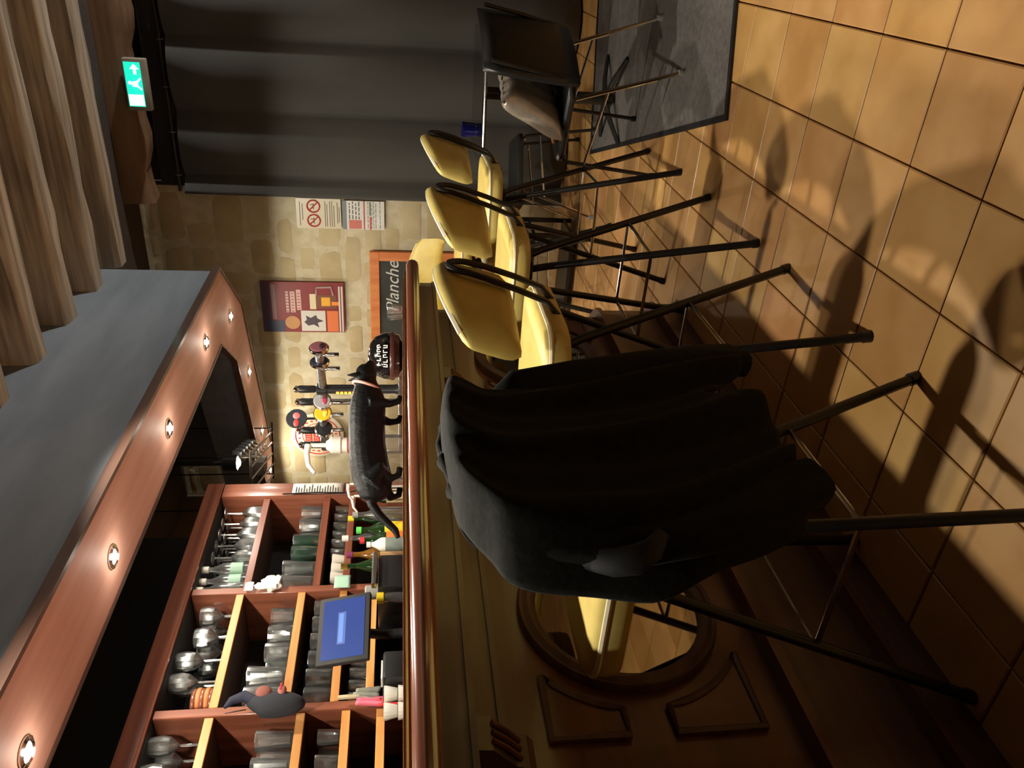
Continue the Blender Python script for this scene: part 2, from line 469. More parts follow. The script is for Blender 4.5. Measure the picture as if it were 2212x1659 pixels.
for (x, y), wd in zip([(4.578, 2.16), (4.932, 2.748), (5.150, 3.376), (5.30, 3.85)],
                      ['right at the canopy corner', 'second from the canopy corner', 'third from the canopy corner', 'nearest the wooden end post']):
    downlight(x, y, 2.2, 'lit spot in the short canopy arm, ' + wd, DOWNLIGHT_W * .34)
# ceiling spots over the stools (just out of the picture)
for k, x in enumerate((.4, 1.5, 2.55)):
    t = thing('ceiling_spot', 'black ceiling spotlight over the stools, number from the corner ' + ('third', 'second', 'first')[k], 'light', (x, 1.34, 2.76), 0, 'ceiling spots over the stools')
    t['label'] = ('nearest', 'middle', 'farthest')[k] + ' of three black ceiling spotlights above the bar stools'
    bm = bm_new(); add_lathe(bm, [(.05, 0), (.05, -.02), (.012, -.024), (.012, -.06), (.045, -.065), (.05, -.15), (.044, -.15), (.04, -.10), (0, -.098)], 20)
    obj('housing', bm, BLACKP, t)
    bm = bm_new(); add_lathe(bm, [(.036, -.105), (.036, -.125), (0, -.135)], 16); obj('lens', bm, BULB, t)
    ld = bpy.data.lights.new('spot_beam', 'SPOT'); ld.energy = CEILING_W * (.4, 1, 1)[k]; ld.color = (1.0, .92, .79)
    ld.spot_size = math.radians(114); ld.spot_blend = .45; ld.shadow_soft_size = .03
    lo_ = bpy.data.objects.new('beam_source', ld); C.objects.link(lo_); lo_.parent = t; lo_.location = (0, 0, -.16)
# added fill uplight, out of the picture, put in to wash the beams
for k, (x, y, lab) in enumerate(((4.95, -3.04, 'only'),)):
    t = thing('fill_uplight', 'added white half-bowl fill uplight, unseen on the right wall near the door', 'added lamp', (x, y, 1.5))
    bm = bm_new(); add_lathe(bm, [(.02, -.12), (.07, -.09), (.13, 0), (.125, 0), (.065, -.082), (0, -.10)], 24, Matrix.Diagonal((1, .7, 1, 1)), close=False); obj('bowl', bm, WHITE, t, (0, .09, 0))
    bm = bm_new(); add_box(bm, (0, .0, -.05), (.08, .02, .16), bev=.004); obj('wall_plate', bm, BRASS, t)
    bm = bm_new(); add_ball(bm, (0, .09, -.035), (.025, .025, .035)); obj('bulb', bm, BULB, t)
    ld = bpy.data.lights.new('fill_uplight_beam', 'SPOT'); ld.energy = FILL_UPLIGHT_W; ld.color = (1, .97, .93); ld.shadow_soft_size = .06
    ld.spot_size = math.radians(120); ld.spot_blend = .6
    lo_ = bpy.data.objects.new('beam_source', ld); C.objects.link(lo_); lo_.parent = t; lo_.location = (0, .10, .03); lo_.rotation_euler = (math.radians(180 - 38), 0, 0)
t = thing('door_fill_spot', 'added unseen black fill spotlight inside the door, right of the curtain', 'light', (4.35, -1.5, 2.76))  # unseen spot added to brighten the curtain and the door side
bm = bm_new(); add_lathe(bm, [(.05, 0), (.05, -.02), (.012, -.024), (.012, -.06), (.045, -.065), (.05, -.15), (.044, -.15), (.04, -.10), (0, -.098)], 20); obj('housing', bm, BLACKP, t)
bm = bm_new(); add_lathe(bm, [(.036, -.105), (.036, -.125), (0, -.135)], 16); obj('lens', bm, BULB, t)
ld = bpy.data.lights.new('spot_beam', 'SPOT'); ld.energy = DOOR_FILL_W; ld.color = (1, .88, .72); ld.spot_size = math.radians(75); ld.spot_blend = .8; ld.shadow_soft_size = .04
lo_ = bpy.data.objects.new('beam_source', ld); C.objects.link(lo_); lo_.parent = t; lo_.location = (0, 0, -.16); lo_.rotation_euler = (math.radians(38), math.radians(-30), 0)

# ================================================================== THE BAR
YF = 1.37
bar = thing('bar_counter', 'long dark wooden bar front with round mirrors and moulded panels', 'bar', (0, 0, 0))
bodyp = [(-2.2, YF), (2.86, YF), (2.98, YF + .02), (3.04, YF + .10), (3.38, 2.66), (3.02, 2.66), (2.76, 1.85), (-2.2, 1.85)]
bm = bm_new(); add_prism(bm, bodyp, .0, 1.09); obj('body', bm, BARPANEL, bar)
def front_path(d):
    return [(-2.2, YF - d), (2.89, YF - d), (2.97 + d * .35, YF + .012 - d * .85), (3.03 + d * .62, YF + .06 - d * .5), (3.055 + d * .7, YF + .14 - d * .2), (3.15 + d * .9, YF + .5)]
def strip(d, z0, z1):
    bm = bm_new(); add_prism(bm, front_path(d) + list(reversed(front_path(-.02))), z0, z1); return bm
obj('plinth', strip(.062, .0, .09), DARKWOOD, bar)
obj('base_board', strip(.028, .09, .325), DARKWOOD, bar)
obj('base_moulding', strip(.040, .315, .338), BARPANEL, bar)
obj('plinth_moulding', strip(.072, .085, .10), BARPANEL, bar)
obj('frieze', strip(.022, .957, 1.085), DARKWOOD, bar)
obj('frieze_bead', strip(.030, .950, .962), DARKWOOD, bar)
# apron board under the overhanging top
obj('apron', strip(.140, 1.022, 1.09), DARKWOOD, bar)
obj('apron_bead', strip(.146, 1.018, 1.030), DARKWOOD, bar)
# round mirrors and the four moulded corner panels around each
MC = .65
for mx in (0.0, 1.30, 2.56):
    fr = None
    bm = bm_new()
    prof = []
    ring = 48
    R0, R1 = .192, .235
    pp = [(R0, 0), (R0, -.012), (R0 + .008, -.022), (R0 + .02, -.026), (R1 - .012, -.018), (R1 - .004, -.022), (R1, -.012), (R1, 0)]
    rings = [[(r * math.cos(2 * PI * i / ring), y, r * math.sin(2 * PI * i / ring)) for r, y in pp] for i in range(ring)]
    RR = [[bm.verts.new(p) for p in r] for r in rings]
    for i in range(ring):
        a, b = RR[i], RR[(i + 1) % ring]
        for k in range(len(pp) - 1): bm.faces.new((a[k], a[k + 1], b[k + 1], b[k]))
    mir = obj('round_mirror', bm, DARKWOOD, bar, (mx, YF - .001, MC)); mir['label'] = 'round mirror in a turned dark wood frame'
    bm = bm_new(); add_plate(bm, [(.194 * math.cos(2 * PI * i / 48), .194 * math.sin(2 * PI * i / 48)) for i in range(48)], -.005, 0)
    obj('mirror_glass', bm, MIRROR, mir, smooth=False)
    for sx in (-1, 1):
        for sz in (-1, 1):
            top = .208 if sz > 0 else .235
            R = .278
            a0 = math.degrees(math.asin(min(1, top / R))); a1 = math.degrees(math.asin(.05 / R))
            poly = [(.335, top), (R * math.cos(math.radians(a0)), top)] + arcpts(0, 0, R, a0, a1, 8)[1:] + [(.335, .05)]
            poly = [(sx * x, sz * zz) for x, zz in poly]
            if sx * sz < 0: poly = poly[::-1]
            bm = bm_new(); add_plate(bm, poly, -.008, 0)
            pan = obj('corner_panel', bm, BARPANEL, bar, (mx, YF, MC), smooth=False)
            bm = bm_new(); add_tube(bm, [(x, -.008, zz) for x, zz in poly], .009, 6, closed=True)
            obj('panel_moulding', bm, DARKWOOD, pan)
# carved brackets under the top
for bx in (-.38, .90, 2.22):
    bm = bm_new()
    poly = [(0, .905), (0, 1.02), (-.112, 1.02), (-.108, .99), (-.085, .97), (-.058, .945), (-.05, .92), (-.03, .905)]
    M = Matrix(((0, 0, 1, 0), (1, 0, 0, 0), (0, 1, 0, 0), (0, 0, 0, 1)))
    add_prism(bm, poly, -.035, .035, Matrix.Translation((bx, YF - .022, 0)) @ M)
    br = obj('bracket', bm, DARKWOOD, bar, smooth=False)
    for k in (-.018, .0, .018):
        bm = bm_new(); add_tube(bm, [(bx + k, YF - .078, .935), (bx + k, YF - .110, .962), (bx + k, YF - .134, .99)], .005, 6); obj('bracket_flute', bm, BARPANEL, br)
# the top
top = thing('bar_slab', 'polished reddish wood bar top with a rounded front rail', 'bar top', (0, 0, 0))
topp = [(-2.2, 1.205), (2.985, 1.205)] + arcpts(2.985, 1.345, .14, -90, -20, 7)[1:] + [(3.58, 2.72), (3.0, 2.72), (2.74, 1.95), (-2.2, 1.95)]
bm = bm_new(); add_prism(bm, topp, 1.09, 1.138); add_prism(bm, [(-2.2, 1.235), (2.985, 1.235)] + arcpts(2.985, 1.345, .11, -90, -20, 7)[1:] + [(3.54, 2.70), (3.02, 2.70), (2.76, 1.93), (-2.2, 1.93)], 1.136, 1.147); obj('worktop', bm, RAILWOOD, top)
path = [(-2.2, 1.188), (2.985, 1.188)] + arcpts(2.985, 1.345, .157, -90, -20, 9)[1:] + [(3.60, 2.72)]
bm = bm_new()
add_tube(bm, [(x, y, 1.108) for x, y in path], [.026] * len(path), 14); obj('front_rail', bm, RAILWOOD, top)
bm = bm_new(); add_tube(bm, [(x, y, 1.1375) for x, y in [(-2.2, 1.212), (2.985, 1.212)] + arcpts(2.985, 1.345, .133, -90, -20, 7)[1:] + [(3.57, 2.70)]], .005, 6); obj('edge_bead', bm, BRASS, top)

# ================================================================== BACK BAR
YB = 2.70
bb = thing('back_bar_counter', 'dark wooden counter below the back bar shelves', 'counter', (0, 0, 0))
bm = bm_new(); add_box(bm, (1.5, 2.74, .53), (3.9, .52, 1.06)); obj('body', bm, DARKWOOD, bb)
bm = bm_new(); add_box(bm, (1.5, 2.72, 1.085), (3.96, .58, .05), bev=.006); obj('worktop', bm, DARKWOOD, bb)
units = {}
SHELVES = {'right': (2.80, 3.46, [1.845, 1.530, 1.395]), 'middle': (2.15, 2.76, [1.865, 1.590, 1.400, 1.262]), 'left': (1.50, 2.105, [1.87, 1.525, 1.350, 1.215])}
ULAB = {'right': 'back bar shelf unit beside the wooden end post', 'middle': 'back bar shelf unit behind the blue screen', 'left': 'back bar shelf unit at the picture edge'}
SHELFD = mat('brown_shelf_board', (64, 44, 32), (78, 54, 40), (2, 20, 20), rough=.5)
PINE = mat('honey_shelf_edge', (206, 138, 74), (222, 160, 92), (1.5, 30, 30), rough=.4)
for nm, (xa, xb, zs) in SHELVES.items():
    u = thing('shelf_unit', ULAB[nm], 'shelves', (0, 0, 0), 0, 'back bar shelf units')
    units[nm] = u
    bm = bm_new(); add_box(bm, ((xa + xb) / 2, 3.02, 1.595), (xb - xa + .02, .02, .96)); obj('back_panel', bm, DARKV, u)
    bm = bm_new(); add_box(bm, (xa - .022, 2.86, 1.605), (.040, .32, .985), bev=.003); obj('post', bm, MAHOGV, u)
    if nm == 'right':
        bm = bm_new(); add_box(bm, (xb + .06, 2.86, 1.605), (.11, .34, .985), bev=.004); obj('end_post', bm, MAHOGV, u)
    for zz in zs:
        bm = bm_new(); add_box(bm, ((xa + xb) / 2, 2.864, zz + .0175), (xb - xa, .298, .031))
        sh_ = obj('shelf', bm, SHELFD, u)
        bm = bm_new(); add_box(bm, ((xa + xb) / 2, 2.7095, zz + .0175), (xb - xa, .011, .034), bev=.002); obj('shelf_edge', bm, PINE if nm != 'right' else MAHOG, sh_)
cor = thing('cornice', 'reddish cornice board running above the back bar shelves', 'cornice', (0, 0, 0))
bm = bm_new(); add_box(bm, (1.55, 2.70, 2.145), (4.05, .03, .085), bev=.003); obj('cornice_board', bm, MAHOG, cor)
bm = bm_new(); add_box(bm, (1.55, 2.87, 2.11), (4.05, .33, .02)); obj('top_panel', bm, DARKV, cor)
bm = bm_new(); add_tube(bm, [(-.4, 2.683, 2.105), (3.57, 2.683, 2.105)], .006, 6); obj('bead', bm, MAHOG, cor)

# ================================================================== DOOR CURTAIN, MAT
ct = thing('door_curtain', 'heavy dark grey curtain drawn across the doorway', 'curtain', (0, 0, 0))
bm = bm_new()
ny, nz = 190, 8
ya, yb = -2.6, 1.67
rows = []
for k in range(nz + 1):
    zz = .015 + (2.60 - .015) * k / nz
    amp = .062 * (1 - .25 * k / nz)
    row = []
    for i in range(ny + 1):
        y = ya + (yb - ya) * i / ny
        ph = y * 17.0 + 1.3 * math.sin(y * 2.6 + .5) + .12 * math.sin(zz * 2)
        x = 5.50 + amp * (1 - 2 * abs(math.sin(ph / 2)) ** .8) * .9 + .02 * math.sin(y * 5.1 + 1.2)
        row.append((x, y, zz))
    rows.append(row)
loft(bm, rows, cap=False, closed=False)
o = obj('cloth', bm, CURT, ct, ang=180); md = o.modifiers.new('thickness', 'SOLIDIFY'); md.thickness = .006
bm = bm_new(); add_tube(bm, [(5.50, -2.7, 2.635), (5.50, 1.66, 2.635)], .012, 10); obj('curtain_rod', bm, BLACKM, ct)
for k in range(14):
    bm = bm_new(); y = 1.55 - k * .28
    add_tube(bm, [(5.50 + .02 * math.cos(a), y, 2.63 + .022 * math.sin(a)) for a in [2 * PI * i / 12 for i in range(12)]], .003, 5, closed=True)
    obj('curtain_ring', bm, STEEL, ct)
dm = thing('door_mat', 'grey rubber door mat with black edging in front of the curtain', 'mat', (0, 0, 0))
ca, sa = math.cos(math.radians(17)), math.sin(math.radians(17))
def mp(a, b): return (2.775 + a * ca + b * sa, .52 + a * sa - b * ca)
bm = bm_new(); add_prism(bm, [mp(0, 0), mp(0, 1.3), mp(2.1, 1.3), mp(2.1, 0)], .001, .006); obj('mat_body', bm, MATM, dm, smooth=False)
bm = bm_new()
q = [mp(0, 0), mp(0, 1.3), mp(2.1, 1.3), mp(2.1, 0)]; qi = [mp(.022, .022), mp(.022, 1.278), mp(2.078, 1.278), mp(2.078, .022)]
for k in range(4):
    j = (k + 1) % 4
    add_prism(bm, [q[k], q[j], qi[j], qi[k]], .001, .010)
obj('edging', bm, MATEDGE, dm, smooth=False)

# ================================================================== STOOLS
def make_stool():
    t = thing('bar_stool', '', 'bar stool', (0, 0, 0), 0, 'yellow bar stools')
    # seat pad: wider to the front (+y, the bar), slightly dished
    bm = bm_new()
    base = rrect(.42, .42, .085, 6)
    def lvl(s, z, dish=0): return [(x * s, y * s, z + dish * (x * x + y * y) * 1.1) for x, y in base]
    loft(bm, [lvl(.90, .735), lvl(.985, .742), lvl(1.0, .760), lvl(.995, .785), lvl(.96, .797, .08), lvl(.80, .800, .1), lvl(.4, .798, .08)])
    seat = obj('seat', bm, YELLOW, t, ang=60)
    bm = bm_new(); add_tube(bm, [(x * .985, y * .985, .789) for x, y in base], .006, 6, closed=True); obj('pale_edge', bm, EDGE_PALE, seat)  # paler tube along the upper edge of the seat
    # backrest: a bowed pad at the rear (-y)
    bm = bm_new()
    rows = []
    nw, nh = 16, 9
    def bpt(a, h, off):
        s = a * .205
        y = -.245 + .095 * (a * a) - off - .045 * h
        zt = .875 + .195 * h
        return (s, y, zt)
    def outline(k):
        pass
    fr, bk = [], []
    for j in range(nh + 1):
        h = j / nh
        wd = 1.0 - .05 * max(0, (h - .75) / .25) ** 2 - .06 * max(0, (.2 - h) / .2) ** 2
        rf, rb = [], []
        for i in range(nw + 1):
            a = -1 + 2 * i / nw
            edge = max(abs(a) ** 8, abs(2 * h - 1) ** 8)
            th = .027 * (1 - edge * .7)
            drop = -.062 * (abs(a) ** 2.2) * h ** 1.5 - .012 * abs(a) ** 2 * (1 - h)
            s = bpt(a * wd, h, 0)
            rf.append((s[0], s[1] + th, s[2] + drop)); rb.append((s[0], s[1] - th, s[2] + drop))
        fr.append(rf); bk.append(rb)
    F_ = [[bm.verts.new(p) for p in r] for r in fr]; B_ = [[bm.verts.new(p) for p in r] for r in bk]
    for G in (F_, B_):
        for j in range(nh):
            for i in range(nw): bm.faces.new((G[j][i], G[j][i + 1], G[j + 1][i + 1], G[j + 1][i]))
    for i in range(nw):
        bm.faces.new((F_[0][i], F_[0][i + 1], B_[0][i + 1], B_[0][i])); bm.faces.new((F_[nh][i], F_[nh][i + 1], B_[nh][i + 1], B_[nh][i]))
    for j in range(nh):
        bm.faces.new((F_[j][0], F_[j + 1][0], B_[j + 1][0], B_[j][0])); bm.faces.new((F_[j][nw], F_[j + 1][nw], B_[j + 1][nw], B_[j][nw]))
    back = obj('backrest', bm, YELLOW, t, ang=70)
    bm = bm_new()
    add_tube(bm, [((-1 + 2 * i / 20) * .205 * .90, -.290 + .095 * ((-1 + 2 * i / 20) * .9) ** 2, 1.066 - .055 * abs(-1 + 2 * i / 20) ** 2) for i in range(21)], .0085, 6)
    obj('pale_edge', bm, EDGE_PALE, back)  # pale tube stands in for light caught along the backrest's top edge
    # the steel loop that carries the backrest
    side = [(.052, .02, .722), (.052, -.10, .722), (.052, -.185, .735), (.050, -.240, .785), (.048, -.270, .86), (.044, -.297, .94), (.038, -.310, .99)]
    arch = [(.038 * math.cos(a), -.310 - .006 * math.sin(a), .99 + .045 * math.sin(a)) for a in [PI * i / 8 for i in range(1, 8)]]
    pts = side + arch + [(-x, y, z) for x, y, z in reversed(side)]
    bm = bm_new(); add_tube(bm, pts, .0085, 8); obj('back_loop', bm, BLACKM, t)
    bm = bm_new(); add_box(bm, (0, 0, .716), (.20, .20, .014), bev=.003); obj('seat_plate', bm, BLACKM, t)
    for sx in (-1, 1):
        for sy in (-1, 1):
            bm = bm_new()
            add_tube(bm, [(sx * .055, sy * .055, .712), (sx * .075, sy * .075, .655), (sx * .236, sy * .236, .012)], [.0125, .0125, .0125], 10)
            leg = obj('leg', bm, BLACKM, t)
            bm = bm_new(); add_tube(bm, [(sx * .2345, sy * .2345, .02), (sx * .239, sy * .239, .0)], .0150, 10); obj('foot_cap', bm, BLACKP, leg)
    k = .1585
    for a, b in (((-k, -k), (-k, k)), ((k, -k), (k, k)), ((-k, k), (k, k)), ((-k, -k), (k, -k))):
        zz = .325
        bm = bm_new(); add_tube(bm, [(a[0], a[1], zz), (b[0], b[1], zz)], .006, 8); obj('footrest_bar', bm, CHROME, t)
    return t
st = make_stool()
index_kids()
SP = [((1.180, 1.040, 0), 0, 'yellow bar stool nearest the camera with a black coat over it'),
      ((1.858, 1.045, 0), .02, 'second yellow bar stool along the bar, behind the coat'),
      ((2.575, 1.05, 0), -.02, 'third yellow bar stool along the bar, between two others'),
      ((3.385, 1.06, 0), .06, 'fourth yellow bar stool along the bar, next to the black table'),
      ((4.22, 1.70, 0), math.radians(118), 'yellow bar stool round the end of the bar, facing the camera')]
for i, (l, r, lab) in enumerate(SP):
    if i == 0:
        st.location = l; st.rotation_euler = (0, 0, r); st['label'] = lab
    else:
        c_ = copy_tree(st, None, l, r, lab)
        if i == 4: c_.scale = (1.05, 1.05, 1.045)

# ================================================================== COAT OVER THE NEAREST STOOL
# seen from the camera side: outline rows (height, left x, right x)
coat = thing('coat', 'black wool coat draped over the backrest of the nearest stool', 'coat', (0, 0, 0))
ROWS = [(1.075, .985, 1.39), (1.06, .95, 1.385), (1.03, .905, 1.36), (1.00, .868, 1.33), (.95, .845, 1.335), (.90, .840, 1.345), (.85, .835, 1.36), (.80, .822, 1.375),
        (.75, .822, 1.39), (.70, .832, 1.405), (.65, .855, 1.42), (.60, .87, 1.435), (.55, .895, 1.45), (.51, .915, 1.455), (.48, .93, 1.455)]
K = .915
def cs(x, z): return x * K, 1.15 - (1.15 - z) * K
def coat_y(z, s):
    fold = .017 * math.sin(s * 19 + z * 2.2) + .009 * math.sin(s * 41 + z * 5)
    env = .25 + .75 * min(1, max(0, (1.05 - z) / .3))
    return .695 - .025 * math.sin(PI * s) + fold * env - .02 * max(0, .8 - z)
bm = bm_new(); rows = []
ns = 44
# over the top towards the bar side first, then down the camera side
for zz, y in ((.93, .865), (.97, .85), (1.02, .825), (1.06, .795), (1.078, .77), (1.088, .745)):
    row = []
    for i in range(ns + 1):
        s = i / ns
        x = .93 + (1.30 - .93) * s
        row.append((x, y + .008 * math.sin(s * 19) + .04 * (2 * s - 1) ** 2, zz - .022 * abs(2 * s - 1) ** 2.2))
    rows.append(row)
for zo, xl, xr in ROWS:
    row = []
    xl, zz = cs(xl, zo); xr, _ = cs(xr, zo)
    for i in range(ns + 1):
        s = i / ns
        x = xl + (xr - xl) * s
        wrap = max(0, abs(2 * s - 1) - .78) / .22
        y = coat_y(zz, s) + .085 * wrap ** 1.6 * (1 if zz > .75 else .55)
        hem = 0
        if zo < .64:
            f = (.64 - zo) / .16
            # uneven hem with a slit between body and sleeve
            hem = f * (.008 * math.sin(s * 11) + .080 * math.exp(-((s - .62) / .075) ** 2) - (.025 if s > .74 else 0))
        tz = zz + hem - .022 * abs(2 * s - 1) ** 2.2 * (1 if zo > 1.0 else 0)
        row.append((x, y, tz))
    rows.append(row)
loft(bm, rows, cap=False, closed=False)
o = obj('coat_body', bm, COATM, coat, ang=180)
md = o.modifiers.new('thickness', 'SOLIDIFY'); md.thickness = .012; md.offset = -1
md = o.modifiers.new('soft', 'SUBSURF'); md.levels = 1; md.render_levels = 1
def sleeve(SL, ry):
    bm = bm_new(); rings = []
    for j, (x, y, z, r) in enumerate(SL):
        x, z = cs(x, z); r *= K
        rings.append([(x + r * math.cos(a), y + ry * math.sin(a) + .004 * math.sin(3 * a + j), z + .008 * math.cos(a * 2 + 1)) for a in [2 * PI * i / 20 for i in range(20)]])
    return obj('sleeve', loft(bm, rings), COATM, coat, ang=70)
sleeve([(1.285, .76, 1.00, .035), (1.31, .70, .93, .046), (1.335, .69, .80, .052), (1.375, .688, .66, .056), (1.405, .688, .53, .058), (1.410, .69, .435, .058)], .022)
sleeve([(.94, .765, 1.0, .03), (.905, .735, .94, .034), (.888, .722, .88, .036), (.868, .715, .80, .042), (.880, .700, .70, .050), (.910, .688, .60, .054), (.945, .682, .53, .053), (.965, .68, .475, .051)], .026)
bm = bm_new()
LP = [(.885, .895, .012), (.860, .870, .017), (.838, .845, .020), (.828, .815, .021), (.836, .788, .017), (.855, .770, .010)]
add_tube(bm, [(cs(x, z)[0], .742 - .012 * i, cs(x, z)[1]) for i, (x, z, r) in enumerate(LP)], [r for x, z, r in LP], 12, flat=.6)
o = obj('lining', bm, LINING, coat, ang=70)
bm = bm_new()
add_tube(bm, [(.965 + .24 * i / 12, .755 + .008 * math.sin(i * 1.3), 1.084 - .022 * abs(i / 6 - 1) ** 2 + .004 * math.sin(i * 2.1)) for i in range(13)], [.012 + .003 * math.sin(i * 1.7) for i in range(13)], 8, flat=.7)
obj('collar', bm, COATM, coat, ang=70)

# ================================================================== THE CAT
cat = thing('cat', 'black cat with a pale pink collar walking along the bar top', 'cat', (0, 0, 0))
CO = Vector((2.40, 1.62, 1.148)); CA = math.radians(-42)
ex = Vector((math.cos(CA), math.sin(CA), 0)); ey = Vector((-math.sin(CA), math.cos(CA), 0))
def cp_(a, b, c): return CO + ex * a + ey * b + Vector((0, 0, c))
bm = bm_new()
def ring(a, c, rw, rh, n=18, tilt=0):
    out = []
    for i in range(n):
        t = 2 * PI * i / n
        out.append(cp_(a + tilt * math.sin(t) * rh, rw * math.cos(t), c + rh * math.sin(t)))
    return out
# body from rump to neck
body = [(-.222, .100, .018, .020), (-.21, .100, .040, .045), (-.185, .100, .052, .062), (-.14, .106, .057, .072), (-.08, .118, .056, .070), (-.01, .126, .055, .066),
        (.06, .128, .053, .066), (.12, .126, .050, .066), (.165, .125, .045, .060), (.20, .128, .038, .048), (.225, .132, .030, .036)]
loft(bm, [ring(a, c, w_, h_) for a, c, w_, h_ in body])
# neck and head
loft(bm, [ring(.19, .130, .036, .044, tilt=-.3), ring(.215, .134, .034, .040, tilt=-.3), ring(.245, .136, .034, .038), ring(.26, .136, .030, .034)])
def cball(a, b, c, s): add_ball(bm, (0, 0, 0), s, 14, 10, Matrix.Translation(cp_(a, b, c)) @ Matrix.Rotation(CA, 4, 'Z'))
cball(.252, 0, .134, (.042, .038, .040))
cball(.285, 0, .118, (.022, .021, .018))
cball(.272, .014, .120, (.02, .016, .018)); cball(.272, -.014, .120, (.02, .016, .018))
for s in (-1, 1):
    add_lathe(bm, [(.017, 0), (.013, .018), (.004, .04), (0, .043)], 10, Matrix.Translation(cp_(.243, .023 * s, .162)) @ Matrix.Rotation(CA, 4, 'Z') @ Matrix.Rotation(-.22 * s, 4, 'X') @ Matrix.Rotation(-.12, 4, 'Y') @ Matrix.Diagonal((.55, 1, 1, 1)))
def limb(pts, rr): add_tube(bm, [cp_(*p) for p in pts], rr, 12)
# fore legs, one stepping
limb([(.13, -.028, .115), (.135, -.03, .075), (.128, -.03, .045), (.138, -.03, .012), (.160, -.03, .009)], [.030, .020, .0135, .012, .011])
limb([(.10, .028, .115), (.085, .03, .075), (.075, .03, .045), (.080, .03, .012), (.102, .03, .009)], [.030, .020, .0135, .012, .011])
# hind legs: thigh, knee forward, hock back, near-upright shank
limb([(-.165, -.030, .105), (-.115, -.036, .068), (-.150, -.036, .040), (-.135, -.036, .012), (-.108, -.036, .009)], [.048, .034, .0155, .0125, .012])
limb([(-.185, .030, .100), (-.160, .036, .062), (-.205, .036, .038), (-.195, .036, .012), (-.168, .036, .009)], [.046, .032, .0155, .0125, .012])
# tail
limb([(-.20, 0, .115), (-.235, .0, .105), (-.27, .002, .08), (-.30, .004, .05), (-.325, .006, .024), (-.352, .008, .014)], [.020, .0165, .0155, .0145, .013, .009])
o = obj('body', bm, FUR, cat)
md = o.modifiers.new('skin', 'REMESH'); md.mode = 'VOXEL'; md.voxel_size = .0042; md.use_smooth_shade = True
md = o.modifiers.new('smooth', 'SMOOTH'); md.factor = .5; md.iterations = 5
PINK = mat('pale_pink_collar_band', (214, 160, 146), None, rough=.5)
bm = bm_new()
add_tube(bm, [cp_(.205 + .016 * math.sin(t) , .0395 * math.cos(t), .131 + .048 * math.sin(t)) for t in [2 * PI * i / 28 for i in range(28)]], .0055, 8, closed=True)
obj('collar', bm, PINK, cat)
EYE = mat('amber_cat_eye', (150, 130, 40), None, rough=.1)
for s in (-1, 1):
    bm = bm_new(); add_ball(bm, cp_(.283, .017 * s, .138), .0055, 8, 6); obj('eye', bm, EYE, cat)
bm = bm_new(); add_ball(bm, cp_(.3055, 0, .121), (.0035, .0045, .003), 8, 6); obj('nose', bm, flat('dark_nose', (40, 28, 28)), cat)

# ================================================================== BEER TAPS ON THE END OF THE BAR
TZ = 1.148
tap = thing('beer_tap_tower', 'chrome and black beer tap tower with round badges behind the cat', 'beer tap', (0, 0, 0))
A_, B_ = Vector((3.10, 1.655)), Vector((3.27, 2.24))
def tp(f, d=0):
    v = A_ + (B_ - A_) * f
    n_ = Vector((-(B_ - A_).y, (B_ - A_).x)).normalized()
    return (v.x + n_.x * d, v.y + n_.y * d)
zt = 1.505
bm = bm_new(); add_tube(bm, [(*tp(-.02), zt), (*tp(.3), zt), (*tp(.7), zt + .012), (*tp(1.02), zt + .02)], .019, 14); obj('manifold', bm, STEEL, tap)
for f, r in ((.33, .021), (.47, .014)):
    bm = bm_new(); x, y = tp(f)
    add_lathe(bm, [(.045, TZ), (.045, TZ + .012), (r + .004, TZ + .02), (r, TZ + .035), (r, zt - .02), (r + .006, zt - .015), (r + .006, zt + .025), (r * .6, zt + .03)], 18, Matrix.Translation((x, y, 0)))
    obj('column', bm, BLACKP if f < .4 else STEEL, tap)
bm = bm_new(); x, y = tp(.33, .022)
for k in range(7): add_box(bm, (x, y, 1.33 + k * .018), (.010, .010, .013))
stuff(obj('lit_strip', bm, mat('amber_indicator', (230, 170, 70), None, emit=(255, 170, 60), estr=1.2), tap))
BADGE = [(0.02, (150, 96, 104), (70, 40, 52)), (.16, (44, 44, 60), (120, 120, 130)), (.52, (150, 150, 150), (180, 60, 90)), (.66, (232, 176, 40), (240, 200, 80)), (.84, (30, 30, 32), (22, 22, 24))]
face = math.atan2(-.85, -.62)
for i, (f, c1, c2) in enumerate(BADGE):
    x, y = tp(f)
    Mx = Matrix.Translation((x, y, zt + .006 * i * .5)) @ Matrix.Rotation(face + (.5 if i < 2 else 0), 4, 'Z') @ Matrix.Rotation(PI / 2, 4, 'Y')
    bm = bm_new(); add_lathe(bm, [(.014, .01), (.018, .045), (.040, .05), (.043, .056), (.043, .064), (.038, .068)], 22, Mx); bd = obj('badge', bm, CHROME, tap)
    bm = bm_new(); add_lathe(bm, [(.0385, .0682), (.036, .0705), (0, .072)], 22, Mx, close=False); obj('badge_face', bm, flat('badge_face_%d' % i, c1, .25), bd)
    if i < 4:
        bm = bm_new(); add_lathe(bm, [(.02, .0722), (.017, .074), (0, .0745)], 16, Mx @ Matrix.Translation((.012, 0, 0)) @ Matrix.Diagonal((.5, 1.1, 1, 1)), close=False); obj('badge_print', bm, flat('badge_print_%d' % i, c2, .3), bd)
    # spout
    bm = bm_new(); dx, dy = math.cos(face) * .05, math.sin(face) * .05
    add_tube(bm, [(x, y, zt), (x + dx * .6, y + dy * .6, zt - .005), (x + dx, y + dy, zt - .03), (x + dx, y + dy, zt - .085)], .009, 10); obj('spout', bm, CHROME, tap)
